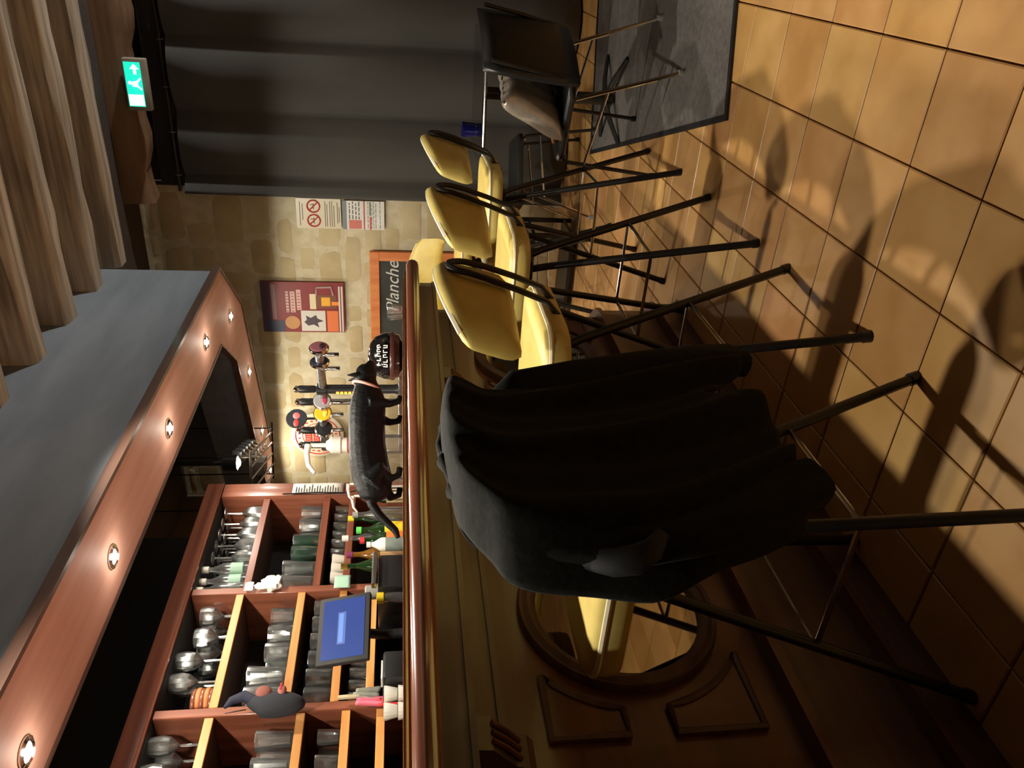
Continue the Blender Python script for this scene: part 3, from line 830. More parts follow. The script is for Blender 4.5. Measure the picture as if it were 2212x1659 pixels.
for f, h in ((.33, .0), (.47, .0), (.80, .01), (.98, .012)):
    x, y = tp(f)
    bm = bm_new(); add_lathe(bm, [(.010, zt + .015), (.012, zt + .03), (.0165, zt + .036), (.0175, zt + .10 + h), (.015, zt + .108 + h)], 14, Matrix.Translation((x, y, 0))); lv = obj('tap_handle', bm, BLACKP, tap)
    bm = bm_new(); add_lathe(bm, [(.013, zt + .108 + h), (.016, zt + .114 + h), (.015, zt + .124 + h), (.006, zt + .13 + h), (0, zt + .131 + h)], 14, Matrix.Translation((x, y, 0))); obj('chrome_cap', bm, CHROME, lv)
x, y = tp(.66)
bm = bm_new(); add_tube(bm, [(x, y, zt), (x, y, zt + .10)], .006, 8); hp = obj('badge_stalk', bm, CHROME, tap)
Mx = Matrix.Translation((x, y, zt + .135)) @ Matrix.Rotation(face, 4, 'Z') @ Matrix.Rotation(PI / 2, 4, 'Y')
bm = bm_new(); add_lathe(bm, [(.0, -.006), (.046, -.006), (.049, 0), (.046, .006), (0, .007)], 24, Mx); tb = obj('top_badge', bm, flat('top_badge_dark', (52, 56, 60), .2), tap)
bm = bm_new(); add_ball(bm, (0, .012, .0065), (.017, .017, .003), 12, 6, Mx); obj('badge_print', bm, flat('top_badge_pink', (226, 110, 110)), tb)
bm = bm_new(); add_ball(bm, (0, -.024, .0065), (.012, .019, .003), 12, 6, Mx); obj('badge_print', bm, flat('top_badge_red', (228, 66, 60)), tb)
bm = bm_new(); add_box(bm, (*tp(.5, -.0), TZ + .008), (.16, .5, .016), bev=.004); bmesh.ops.rotate(bm, verts=bm.verts[:], cent=Vector((*tp(.5), 0)), matrix=Matrix.Rotation(-.28, 3, 'Z')); obj('drip_tray', bm, STEEL, tap)
# round brewery sign and the syrup pumps come below
def pump(x, y, z, ang, label, s=1.0, tint=None):
    t = thing('pump_bottle', label, 'bottle', (x, y, z), ang, 'white pump bottles behind the bar')
    t.scale = (s, s, s)
    bm = bm_new(); add_lathe(bm, [(.0, 0), (.034, 0), (.036, .01), (.036, .13), (.030, .155), (.017, .175), (.016, .19)], 18); obj('bottle', bm, tint or CLEAR, t)
    bm = bm_new(); add_lathe(bm, [(.016, .188), (.026, .19), (.026, .208), (.030, .212), (.030, .242), (.022, .25), (.014, .262)], 18); obj('pump_collar', bm, WHITE, t)
    bm = bm_new(); add_lathe(bm, [(.027, .178), (.0275, .18), (.0275, .187), (.026, .188)], 18); obj('red_band', bm, flat('pump_band_red', (170, 90, 80)), t)
    bm = bm_new(); add_tube(bm, [(0, 0, .255), (0, 0, .315)], .0075, 10); obj('pump_stem', bm, WHITE, t)
    bm = bm_new(); add_tube(bm, [(.0, 0, .322), (.03, 0, .326), (.075, 0, .318), (.105, 0, .295)], [.013, .010, .0085, .006], 10); obj('nozzle', bm, WHITE, t)
    return t
pump(2.50, 1.89, TZ, math.radians(118), 'white pump-top bottle standing behind the cat tail', .64)
KIDS.clear()
pump(3.06, 2.09, TZ, math.radians(150), 'tall white pump-top bottle beside the beer taps, with a curved nozzle', 1.32)
pump(2.95, 2.30, TZ, math.radians(120), 'short white pump-top bottle between the tap tower and the end post', .70)

# ---- black dome with lettering, and two small glasses by it
dome = thing('black_dome', 'glossy black dome with white lettering on the bar top by the cat', 'dome', (2.93, 1.555, TZ), math.radians(-60))
bm = bm_new(); add_lathe(bm, [(.06, 0), (.088, .012), (.098, .05), (.096, .075), (.082, .108), (.055, .130), (.02, .140), (0, .1405)], 32); obj('shell', bm, GLOSSK, dome)
bm = bm_new(); add_lathe(bm, [(.0965, .030), (.101, .034), (.102, .044), (.0985, .05)], 32, close=False); obj('rim', bm, flat('brown_rim', (70, 40, 34), .25), dome)
LETT = flat('white_lettering', (226, 226, 218))
rs = random.Random(3)
bm = bm_new()
for r_ in range(2):
    for k in range(5):
        a = -PI / 2 + (-.45 + k * .2) + .05 * r_
        zz = .068 + r_ * .026
        rr = (.0985 if r_ == 0 else .0905)
        Mx = Matrix.Translation((rr * math.cos(a), rr * math.sin(a), zz)) @ Matrix.Rotation(a + PI / 2, 4, 'Z') @ Matrix.Rotation(-.25 - .3 * r_, 4, 'X')
        add_box(bm, (-.005, 0, 0), (.0035, .003, .018), Mx); add_box(bm, (.001, 0, .0075 * rs.choice((-1, 0, 1))), (.010, .003, .0035), Mx)
        if rs.random() > .4: add_box(bm, (.005, 0, .002), (.0035, .003, .012), Mx)
stuff(obj('lettering', bm, LETT, dome, smooth=False))

# ================================================================== GLASSWARE
def lathe_mesh(name, prof, mt, n=14, ang=50): return mesh(name, add_lathe(bm_new(), prof, n, close=False), mt, ang=22)
G = {
 'tumbler': lathe_mesh('tumbler', [(0, .002), (.026, 0), (.028, .004), (.034, .088), (.0335, .09), (.0325, .088), (.0265, .012), (0, .011)], CLEAR),
 'pint': lathe_mesh('pint', [(0, .002), (.028, 0), (.031, .005), (.034, .07), (.041, .145), (.0405, .147), (.039, .145), (.032, .07), (.028, .016), (0, .014)], CLEAR),
 'shot': lathe_mesh('shot', [(0, .002), (.018, 0), (.019, .003), (.024, .058), (.0235, .06), (.0225, .058), (.017, .012), (0, .011)], CLEAR),
 'green': lathe_mesh('green', [(0, .002), (.027, 0), (.029, .005), (.034, .05), (.036, .118), (.0355, .12), (.034, .118), (.032, .05), (.026, .012), (0, .012)], GREENG),
 'wine': lathe_mesh('wine', [(0, .003), (.034, .0), (.034, .003), (.006, .01), (.0045, .02), (.0045, .082), (.012, .09), (.034, .115), (.040, .145), (.036, .18), (.033, .195), (.0325, .195), (.0355, .178), (.039, .145), (.033, .117), (.010, .093), (0, .091)], CLEAR),
 'goblet': lathe_mesh('goblet', [(0, .003), (.034, .0), (.034, .003), (.008, .01), (.006, .045), (.014, .055), (.042, .085), (.046, .115), (.041, .145), (.0405, .145), (.0445, .115), (.041, .087), (.012, .059), (0, .058)], CLEAR),
 'stemcup': lathe_mesh('stemcup', [(0, .19), (.033, .193), (.033, .19), (.006, .183), (.0045, .17), (.0045, .108), (.012, .10), (.034, .078), (.040, .05), (.036, .012), (.034, .0), (.0335, .0), (.0355, .012), (.039, .05), (.033, .076), (.010, .097), (0, .1)], CLEAR),
}
SIDE = mat('white_cup_glaze', (232, 228, 214), None, rough=.25)
G['cup'] = lathe_mesh('cup', [(0, .002), (.022, 0), (.024, .004), (.033, .05), (.034, .062), (.0325, .062), (.0315, .05), (.022, .008), (0, .007)], SIDE)
G['tile'] = None
CATN = {'tumbler': ('tumbler', 'glass'), 'pint': ('beer_glass', 'glass'), 'shot': ('shot_glass', 'glass'), 'green': ('green_tumbler', 'glass'), 'wine': ('wine_glass', 'glass'), 'goblet': ('stem_goblet', 'glass'), 'stemcup': ('upturned_wine_glass', 'glass'), 'cup': ('white_cup', 'cup')}
rg = random.Random(21)
ORD = ['first', 'second', 'third', 'fourth', 'fifth', 'sixth', 'seventh', 'eighth']
def row(kind, xa, xb, n, z, ys, label, group, jit=.006, sc=1.0):
    for yy in ys:
        for k in range(n):
            x = xa + (xb - xa) * (k + .5) / n + rg.uniform(-jit, jit)
            o = put(CATN[kind][0], G[kind], None, (x, yy + rg.uniform(-jit, jit), z), rg.uniform(0, 6))
            o.scale = (sc, sc, sc)
            w1 = 'front' if yy == ys[0] else ('second' if len(ys) == 2 or yy == ys[1] else 'back')
            tag(o, label + ', ' + ORD[k] + ' from left, ' + w1 + ' row', CATN[kind][1], group)
def ztop(u, i): return SHELVES[u][2][i] + .034
YS = (2.762, 2.857, 2.952)
row('stemcup', 3.03, 3.45, 5, ztop('right', 0), YS, 'upturned wine glass, top shelf by end post', 'upturned wine glasses on the top right shelf', jit=.002)
row('pint', 2.825, 3.03, 2, ztop('right', 1), YS, 'clear beer glass below the tall capped bottles', 'beer glasses on the second right shelf', jit=.003, sc=1.08)
row('green', 3.04, 3.22, 2, ztop('right', 1), YS, 'green tinted tumbler below upturned wine glasses', 'green tumblers on the second right shelf', jit=.003, sc=1.1)
row('tumbler', 3.24, 3.45, 2, ztop('right', 1), YS, 'clear tumbler by end post, second shelf', 'tumblers on the second right shelf', jit=.003, sc=1.25)
row('shot', 3.04, 3.45, 6, ztop('right', 2), YS, 'small glass right of the white cups', 'small glasses on the low right shelf', jit=.002, sc=1.25)
for k in range(3):
    o = put('white_cup', G['cup'], None, (2.895 + k * .062, 2.755, ztop('right', 2)), 0)
    tag(o, ['white cup next to the green note on the low shelf', 'middle one of three white cups on the low shelf', 'white cup next to the small glasses on the low shelf'][k], 'cup', 'white cups on the low shelf')
row('goblet', 2.50, 2.745, 2, ztop('middle', 0), YS, 'stemmed goblet right of the tall wine glasses', 'goblets on the top middle shelf', jit=.002, sc=1.0)
for k, (x, y) in enumerate(((2.335, 2.775), (2.39, 2.865), (2.447, 2.775))):
    o = put('wine_glass', G['wine'], None, (x, y, ztop('middle', 0)), 0); o.scale = (1.05,) * 3
    tag(o, 'tall wine glass by the orange coasters, ' + ('nearest to them', 'behind the other two', 'farthest from them')[k], 'glass', 'wine glasses by the coasters')
row('pint', 2.18, 2.39, 2, ztop('middle', 1), YS, 'clear beer glass beside the hanging toy', 'beer glasses on the second middle shelf', jit=.003, sc=1.1)
row('tumbler', 2.41, 2.72, 3, ztop('middle', 1), YS, 'clear tumbler two shelves above blue screen', 'tumblers on the second middle shelf', jit=.003, sc=1.22)
row('tumbler', 2.17, 2.75, 6, ztop('middle', 2), YS, 'clear tumbler on shelf just above screen', 'tumblers on the third middle shelf', jit=.003, sc=1.25)
row('shot', 2.17, 2.42, 4, ztop('middle', 3), YS[:2], 'tiny clear glass left of blue screen', 'tiny glasses on the lowest middle shelf', jit=.002, sc=1.2)
row('pint', 1.86, 2.085, 2, ztop('left', 1), YS[:2], 'clear beer glass at picture edge', 'beer glasses on the left shelf', jit=.003)
row('tumbler', 1.86, 2.085, 2, ztop('left', 2), YS[:2], 'clear tumbler at picture edge, third shelf', 'tumblers on the left shelf', jit=.003)
row('wine', 1.86, 2.09, 2, ztop('left', 0), YS[:2], 'dim wine glass at picture edge, top shelf', 'wine glasses on the top left shelf', jit=.003)
# stacked coasters
for k in range(5):
    bm = bm_new(); add_lathe(bm, [(0, 0), (.052, 0), (.055, .004), (.055, .012), (.052, .016), (0, .016)], 22)
    o = obj('coaster', bm, ORANGEW if k % 2 else MAHOG, None, (2.225 + .004 * (k % 2), 2.765, ztop('middle', 0) + k * .0165))
    tag(o, 'round orange wooden coaster, %s of the stack on the top shelf' % ('bottom one', 'second from bottom', 'middle one', 'second from top', 'topmost')[k], 'coaster', 'stacked wooden coasters')
# three tall clear bottles with pale caps on the top right shelf
for k in range(3):
    t = thing('swing_bottle', ['tall clear bottle with pale cap touching the shelf post', 'tall clear bottle with pale cap, middle of three', 'tall clear bottle with pale cap next to upturned wine glasses'][k], 'bottle', (2.845 + k * .068, 2.755 + .012 * (k % 2), ztop('right', 0)), 0, 'tall clear bottles on the top right shelf')
    bm = bm_new(); add_lathe(bm, [(0, .002), (.030, 0), (.032, .006), (.032, .105), (.028, .13), (.013, .165), (.012, .195)], 20); obj('glass_body', bm, CLEAR, t)
    bm = bm_new(); add_lathe(bm, [(.013, .19), (.0165, .192), (.0165, .222), (.0, .224)], 16); obj('cap', bm, WHITE, t)
    if k:
        bm = bm_new(); add_lathe(bm, [(.0325, .03), (.0327, .032), (.0327, .085), (.0325, .087)], 20, close=False); obj('label_band', bm, flat('sage_label', (140, 172, 150)), t)
# bottles on the back counter
BZ = 1.112
def bottle(x, y, h, r, col, capc, lab, label, neck=.42, labc=None):
    t = thing('liquor_bottle', label, 'bottle', (x, y, BZ), rg.uniform(0, 6), 'bottles on the back counter')
    sh = h * (1 - neck)
    bm = bm_new(); add_lathe(bm, [(0, .003), (r * .92, 0), (r, .006), (r, sh * .92), (r * .9, sh), (r * .42, sh + h * neck * .4), (r * .36, sh + h * neck * .55), (r * .36, h * .93)], 20); obj('glass_body', bm, col, t)
    bm = bm_new(); add_lathe(bm, [(r * .38, h * .90), (r * .43, h * .905), (r * .43, h), (0, h)], 16); obj('cap', bm, capc, t)
    if labc is not None:
        bm = bm_new(); add_lathe(bm, [(r * 1.005, sh * .2), (r * 1.012, sh * .21), (r * 1.012, sh * .8), (r * 1.005, sh * .81)], 20, close=False); obj('paper_label', bm, labc, t)
    return t
YL = flat('yellow_label', (232, 200, 40)); OL = flat('orange_label', (222, 120, 50)); WL = PAPER; RC = flat('red_cap', (190, 44, 52)); GC = flat('green_cap', (90, 200, 90)); PC = flat('plum_cap', (120, 40, 84)); KC = BLACKP
bottle(3.36, 2.60, .27, .036, CLEAR, RC, 0, 'clear bottle with a red cap next to the end post', labc=WL)
bottle(3.27, 2.55, .25, .038, DKGREEN, BLACKP, 0, 'dark green bottle with cream label next to red capped bottle', labc=flat('cream_label', (222, 208, 150)))
bottle(3.20, 2.64, .31, .034, DKGREEN, YL, 0, 'green bottle with a small yellow cap on the back counter', labc=flat('dark_label', (40, 46, 36)))
bottle(3.12, 2.55, .28, .036, CLEAR, GREY, 0, 'clear bottle with a grey cap and no label', labc=None)
bottle(3.05, 2.64, .33, .035, CLEAR, WHITE, 0, 'tall clear bottle with a pale cap among the dark ones', labc=flat('pale_label', (190, 200, 190)))
bottle(2.99, 2.54, .255, .040, DKGREEN, GC, 0, 'green bottle with a bright yellow label and green cap', labc=YL)
bottle(2.93, 2.64, .30, .036, AMBERG, PC, 0, 'amber bottle with a plum coloured cap', labc=flat('tan_label', (176, 140, 96)))
bottle(2.905, 2.53, .235, .038, DKGREEN, RC, 0, 'bottle with an orange label and red cap beside the yellow one', labc=OL)
bottle(2.83, 2.62, .32, .034, DKGREEN, BRASS, 0, 'dark bottle with a brass coloured cap by the green note', labc=flat('black_label', (30, 30, 30)))
bottle(2.84, 2.50, .20, .032, WHITE, WHITE, 0, 'short white bottle in front of the dark brass-capped one', neck=.3, labc=flat('grey_label', (120, 130, 120)))
# bottles and jars seen between the cat and the bar top
for k, (x, y, c, lb) in enumerate([(3.42, 2.60 - .0, GREENG, 'pale green jar')]):
    pass
# ---- POS screen
pos = thing('till_screen', 'black till monitor showing a blue screen with a bright blue bar', 'monitor', (2.295, 2.46, BZ - .0), math.radians(-14))
bm = bm_new(); add_box(bm, (0, .02, .01), (.20, .18, .02), bev=.006); obj('foot', bm, BLACKP, pos)
bm = bm_new(); add_tube(bm, [(0, .05, .015), (0, .06, .12), (0, .03, .27)], .022, 12); obj('stand', bm, BLACKP, pos)
tl = Matrix.Translation((0, 0, .295)) @ Matrix.Rotation(math.radians(-14), 4, 'X')
bm = bm_new(); add_box(bm, (0, .0, 0), (.325, .03, .235), tl, bev=.006); obj('housing', bm, DARKV, pos)
SCR = mat('blue_till_screen', (16, 20, 34), (20, 26, 42), (5, 5, 5), rough=.2, emit=(60, 84, 160), estr=.85)
pos.scale = (.9, .9, .9)
bm = bm_new(); add_box(bm, (0, -.0155, 0), (.285, .003, .19), tl); sc_ = obj('screen', bm, SCR, pos, smooth=False)
bm = bm_new(); add_box(bm, (0, -.0178, .01), (.14, .002, .020), tl); obj('screen_bar', bm, mat('bright_blue_bar', (20, 30, 60), None, emit=(92, 150, 255), estr=1.0), sc_, smooth=False)
bm = bm_new(); add_box(bm, (0, -.0172, .008), (.155, .001, .036), tl); obj('screen_bar_frame', bm, mat('mid_blue_frame', (18, 26, 50), None, emit=(72, 104, 196), estr=.8), sc_, smooth=False)
# ---- black espresso machine left of the screen with a paper roll and cups
esp = thing('espresso_machine', 'black and steel coffee machine beside the till screen', 'coffee machine', (2.60, 2.565, BZ))
bm = bm_new(); add_box(bm, (0, 0, .07), (.20, .26, .14), bev=.01); obj('body', bm, BLACKP, esp)
bm = bm_new(); add_box(bm, (0, -.135, .155), (.20, .03, .022), bev=.004); obj('top_bar', bm, STEEL, esp)
bm = bm_new(); add_lathe(bm, [(.03, 0), (.03, .05), (.026, .055), (0, .055)], 16, Matrix.Translation((-.06, -.06, .14))); obj('knob', bm, GREY, esp)
o = obj('receipt_printer', add_box(bm_new(), (0, 0, .055), (.13, .15, .11), bev=.012), BLACKP, None, (2.11, 2.53, BZ)); tag(o, 'squat black receipt printer left of the till screen', 'printer')
bm = bm_new(); add_box(bm, (0, -.02, .114), (.085, .05, .006)); p_ = obj('paper_slot', bm, WHITE, o)
cn = thing('yellow_lid_jar', 'small clear jar with a yellow lid in front of the till', 'jar', (2.34, 2.33 - .0, 1.05 + .0))
cn.location = (2.462, 2.462, BZ)
bm = bm_new(); add_lathe(bm, [(0, .002), (.02, 0), (.022, .005), (.022, .10), (.018, .115)], 16); obj('glass_body', bm, CLEAR, cn)
bm = bm_new(); add_lathe(bm, [(.02, .112), (.023, .114), (.023, .142), (0, .144)], 16); obj('lid', bm, YL, cn)
for k in (0, 1, 3, 4):
    zz = BZ + .002 + (k % 3) * .040; xx = 2.005 - .075 * (k // 3)
    o = put('white_mug', G['cup'], None, (xx, 2.50, zz + (0 if k % 3 == 0 else .012)), 0); o.scale = (.95, .95, .8)
    tag(o, ['lower white cup of the pair beside the receipt printer', 'upper white cup of the pair beside the receipt printer', '', 'lower white cup of the pair at the picture edge', 'upper white cup of the pair at the picture edge'][k], 'cup', 'stacked white cups')
hh = thing('feather_duster', 'pink and red cloths with a pale wooden clip hanging on the post', 'cloth', (2.10, 2.66, 1.265))
bm = bm_new(); add_tube(bm, [(.03, 0, .135), (.03, -.004, .05)], .009, 8); obj('clip', bm, flat('pale_clip', (190, 176, 140)), hh)
def rag(name, c, x, z0, z1, wd, seed):
    bm = bm_new(); rows_ = []
    for i in range(9):
        f = i / 8
        rows_.append([(x + wd * (k / 6 - .5) * (.5 + .5 * f), -.012 + .010 * math.sin(k * 2.1 + seed + f), z1 + (z0 - z1) * f + .006 * math.sin(k + seed)) for k in range(7)])
    o = obj(name, loft(bm, rows_, cap=False, closed=False), flat(name + '_cloth', c, .9), hh, ang=180)
    m_ = o.modifiers.new('thickness', 'SOLIDIFY'); m_.thickness = .004
rag('pink_cloth', (226, 110, 130), .0, -.05, .06, .05, 1); rag('red_cloth', (196, 48, 52), -.01, -.13, -.02, .07, 3); rag('grey_cloth', (150, 150, 136), .035, -.03, .07, .06, 5); rag('plum_cloth', (110, 30, 40), -.045, -.15, -.06, .05, 7)
hh.name = 'hanging_cloths'
# ---- notes and papers
def note(x, y, z, wd, ht, mt, label, rz=0, name='note', curl=.006):
    bm = bm_new(); rows_ = []
    for i in range(6):
        f = i / 5
        rows_.append([(wd * (k / 5 - .5), -curl * math.sin(f * 2.5) * (k / 5), ht * (.5 - f)) for k in range(6)])
    o = obj(name, loft(bm, rows_, cap=False, closed=False), mt, None, (x, y, z), rz, ang=180)
    m_ = o.modifiers.new('thickness', 'SOLIDIFY'); m_.thickness = .0012
    tag(o, label, 'note'); return o
note(2.79, 2.678, 1.425, .075, .075, flat('mint_paper', (176, 214, 190), .8), 'mint green square note stuck to the shelf post')
note(2.782, 2.680, 1.845, .05, .04, PAPER, 'small white slip pinned at the top of the shelf post')
def crumple(x, y, z, r, label, seed):
    rs = random.Random(seed); bm = bm_new(); add_ball(bm, (0, 0, 0), (r, r * .35, r * .9), 12, 9)
    for v in bm.verts: v.co *= rs.uniform(.72, 1.18)
    o = obj('crumpled_paper', bm, PAPER, None, (x, y, z), smooth=True, ang=20); tag(o, label, 'paper'); return o
crumple(2.785, 2.665, 1.745, .052, 'crumpled grey-white paper pinned to the shelf post below the slip', 4)
crumple(2.775, 2.672, 1.80, .024, 'small crumpled paper scrap between slip and larger crumpled paper', 8)
menu = note(3.515, 2.683, 1.60, .088, .27, PAPER, 'white printed price list on the wooden end post', name='price_list', curl=.002)
bm = bm_new()
rs = random.Random(9)
for k in range(17):
    L_ = rs.uniform(.03, .07); add_box(bm, (-.036 + L_ / 2, -.004, .115 - k * .0138), (L_, .0008, .0035))
stuff(obj('print_lines', bm, flat('dark_print', (70, 70, 70)), menu, smooth=False))
bm = bm_new(); add_tube(bm, [(3.46, 2.675, 1.78), (3.464, 2.672, 1.6), (3.458, 2.672, 1.45), (3.475, 2.66, 1.33)], .004, 6); o = obj('hanging_cable', bm, BLACKP); tag(o, 'thin dark cable running down the wooden end post', 'cable')
# ---- the dark toy hanging on the post between the middle and left shelves
toy = thing('hanging_toy', 'dark rounded hanging ornament with reddish round patches on the shelf post', 'ornament', (2.098, 2.66, 1.635))
bm = bm_new(); add_ball(bm, (0, -.02, 0), (.052, .045, .115), 18, 14)
for v in bm.verts:
    if v.co.z > .05: v.co.x *= .75; v.co.x += .02 * (v.co.z - .05) / .06
obj('body', bm, flat('slate_fabric', (46, 48, 54), .9), toy)
bm = bm_new(); add_tube(bm, [(.01, -.03, .07), (.035, -.035, .12), (.02, -.03, .165), (-.01, -.03, .185)], [.02, .022, .016, .006], 10); obj('wing', bm, flat('navy_fabric', (38, 40, 58), .8), toy)
bm = bm_new(); add_ball(bm, (.035, -.055, .045), (.027, .012, .03), 14, 10); obj('round_patch', bm, flat('rust_patch', (140, 82, 70), .8), toy)
bm = bm_new(); add_ball(bm, (.035, -.058, -.025), (.022, .012, .017), 14, 10); obj('round_patch', bm, flat('rose_patch', (168, 100, 92), .8), toy)
bm = bm_new(); add_box(bm, (.045, -.068, -.02), (.03, .006, .008)); obj('red_stripe', bm, RED, toy)
bm = bm_new(); add_tube(bm, [(0, 0, .11), (0, .015, .19)], .002, 5); obj('string', bm, BLACKP, toy)
# ---- things on the shelf inside the canopy corner and its own bright lamp
rack = thing('overhead_rack', 'dark overhead rack with dim boxes inside the canopy corner', 'rack', (4.55, 3.05, 2.08), .35)
bm = bm_new()
for k in range(5): add_tube(bm, [(-.42, .08 * k, 0), (.42, .08 * k + .05, 0)], .006, 6)
for s in (-.42, .42): add_tube(bm, [(s, -.02, 0), (s, .40, 0)], .008, 6)
obj('rods', bm, BLACKM, rack)
for s in (-.40, .40):
    bm = bm_new(); add_tube(bm, [(s, .02, 0), (s, .02, .86)], .005, 6); obj('hanger', bm, BLACKM, rack)
    bm = bm_new(); add_tube(bm, [(s, .36, 0), (s, .36, .86)], .005, 6); obj('hanger', bm, BLACKM, rack)
for k in range(5):
    o = put('hanging_glass', G['goblet'], None, (4.36 + k * .09, 3.06 + .04 * k, 2.089), 0); o.scale = (1, 1, 1)
    tag(o, 'dim stemmed glass on the overhead rack in canopy corner, ' + ORD[k] + ' from left', 'glass', 'glasses on the overhead rack')
bx = obj('small_box', add_box(bm_new(), (0, 0, .05), (.12, .1, .1), bev=.004), flat('grey_carton', (120, 112, 104), .8), None, (4.62, 3.32, 2.087), .2); tag(bx, 'grey carton on the overhead rack near the bright lamp', 'box')
t = thing('cage_spot', 'bright round spot lamp hanging inside the canopy near the shelves', 'light', (4.066, 2.90, 2.15), 0)
bm = bm_new(); add_lathe(bm, [(.012, .70), (.012, .08), (.045, .07), (.05, -.01), (.044, -.012), (.04, .02), (0, .03)], 18); obj('housing', bm, BLACKP, t)
bm = bm_new(); add_ball(bm, (0, 0, 0), (.036, .036, .03), 14, 10); obj('lens', bm, BULB, t)
ld = bpy.data.lights.new('spot_beam', 'SPOT'); ld.energy = DOWNLIGHT_W * .8; ld.color = (1, .85, .65); ld.spot_size = math.radians(140); ld.spot_blend = .6; ld.shadow_soft_size = .03
lo_ = bpy.data.objects.new('beam_source', ld); C.objects.link(lo_); lo_.parent = t; lo_.location = (0, 0, -.045)

# ================================================================== ON THE STONE WALL (faces -x)
RW = -PI / 2
def on_wall(name, label, cat_, yc, zc): return thing(name, label, cat_, (XW - .004, yc, zc), RW)
def plate(name, parent, x0, x1, z0, z1, mt, d0, d1=0.0, poly=None):
    bm = bm_new(); add_plate(bm, poly or [(x0, z0), (x1, z0), (x1, z1), (x0, z1)], -d0, -d1); return obj(name, bm, mt, parent, smooth=False)
def disc(cx, cz, r, n=24, sx=1.0): return [(cx + sx * r * math.cos(2 * PI * i / n), cz + r * math.sin(2 * PI * i / n)) for i in range(n)]
# old drinks poster
ps = on_wall('tin_poster', 'dark red vintage drinks poster with a beer mug on the stone wall', 'poster', 2.545, 1.885)
W2, H2 = .205, .303
plate('sheet', ps, -W2, W2, -H2, H2, flat('poster_maroon', (126, 40, 40)), .012)
plate('dark_band', ps, -W2 + .004, W2 - .004, H2 - .07, H2 - .004, flat('poster_aubergine', (74, 48, 62)), .0130, .012)
plate('title_strip', ps, -.10, W2 - .02, H2 - .105, H2 - .075, flat('poster_greyrose', (150, 116, 112)), .0133, .012)
plate('navy_corner', ps, -W2 + .004, -.11, H2 - .16, H2 - .02, flat('poster_navy', (58, 62, 80)), .0136, .012)
for k, (x0, x1, zc, hh_) in enumerate([(-.04, .13, .115, .020), (-.04, .13, .075, .034), (-.02, .145, .030, .032)]):
    plate('slogan', ps, x0, x1, zc - hh_ / 2, zc + hh_ / 2, flat('poster_rose_print', (206, 166, 152)), .0134, .012)
bm = bm_new()
rs = random.Random(14)
for zc in (.115, .075, .030):
    for k in range(7): add_box(bm, (-.03 + k * .024, -.0137, zc), (.006, .0006, .014 + .006 * rs.random()))
stuff(obj('slogan_letters', bm, flat('poster_maroon_print', (116, 40, 40)), ps, smooth=False))
plate('mug_body', ps, -.005, .105, -.245, -.085, flat('poster_mug_brown', (120, 72, 50)), .0134, .012)
plate('mug_beer', ps, .015, .085, -.20, -.135, flat('poster_amber', (228, 166, 50)), .0138, .0134)
plate('mug_foam', ps, -.012, .112, -.095, -.05, flat('poster_foam', (214, 200, 160)), .0138, .0134)
bm = bm_new(); add_tube(bm, [(.105, -.0134, -.10), (.165, -.0134, -.105), (.17, -.0134, -.21), (.105, -.0134, -.225)], .008, 6); obj('mug_handle', bm, flat('poster_grey', (170, 150, 146)), ps)
plate('small_glass', ps, .02, .05, -.262, -.21, flat('poster_orange', (232, 140, 50)), .0140, .0138)
plate('tan_roundel', ps, 0, 0, 0, 0, flat('poster_tan', (186, 134, 80)), .0137, .012, disc(-.125, .085, .055, 24))
plate('white_panel', ps, -W2 + .01, -.025, -.16, .02, flat('poster_white', (204, 198, 186)), .0136, .012)
plate('dancer', ps, 0, 0, 0, 0, flat('poster_figure', (74, 62, 70)), .0140, .0136, [(-.15, -.03), (-.12, .0), (-.10, -.02), (-.065, -.015), (-.085, -.05), (-.06, -.09), (-.09, -.10), (-.11, -.145), (-.125, -.10), (-.165, -.11), (-.14, -.07)])
plate('orange_panel', ps, -W2 + .006, -.025, -.255, -.172, flat('poster_orange_panel', (214, 116, 64)), .0136, .012)
for zc in (-.268, -.288): plate('stripe', ps, -W2 + .004, W2 - .03, zc - .006, zc + .006, flat('poster_pale', (206, 200, 188)), .0136, .012)
# no-smoking notice
ns_ = on_wall('no_smoking_sign', 'cream notice with two red prohibition circles beside the curtain', 'sign', 1.815, 1.735)
plate('sheet', ns_, -.108, .108, -.155, .155, SIGNW, .006)
for s in (-1, 1):
    bm = bm_new(); cx, cz = s * .052, .035
    add_tube(bm, [(cx + .043 * math.cos(2 * PI * i / 28), -.0065, cz + .043 * math.sin(2 * PI * i / 28)) for i in range(28)], .006, 6, closed=True)
    add_tube(bm, [(cx - .030, -.0065, cz + .030), (cx + .030, -.0065, cz - .030)], .005, 6)
    ro = obj('prohibition_circle', bm, flat('notice_red', (186, 66, 54)), ns_)
    bm = bm_new(); add_box(bm, (cx, -.0063, cz), (.042, .0008, .008)); add_box(bm, (cx + .012, -.0063, cz + .014), (.006, .0008, .018)); obj('cigarette', bm, flat('notice_dark', (96, 84, 66)), ro)
bm = bm_new()
for zz, a, b in ((.130, -.09, .085), (.112, -.05, .07), (-.045, -.095, .09), (-.058, -.095, .07), (-.078, -.095, .09), (-.092, -.095, .095), (-.106, -.095, .06), (-.130, -.07, .085), (-.142, -.06, .05)):
    add_box(bm, ((a + b) / 2, -.0063, zz), (b - a, .0008, .005))
stuff(obj('text_lines', bm, flat('notice_dark', (96, 84, 66)), ns_, smooth=False))
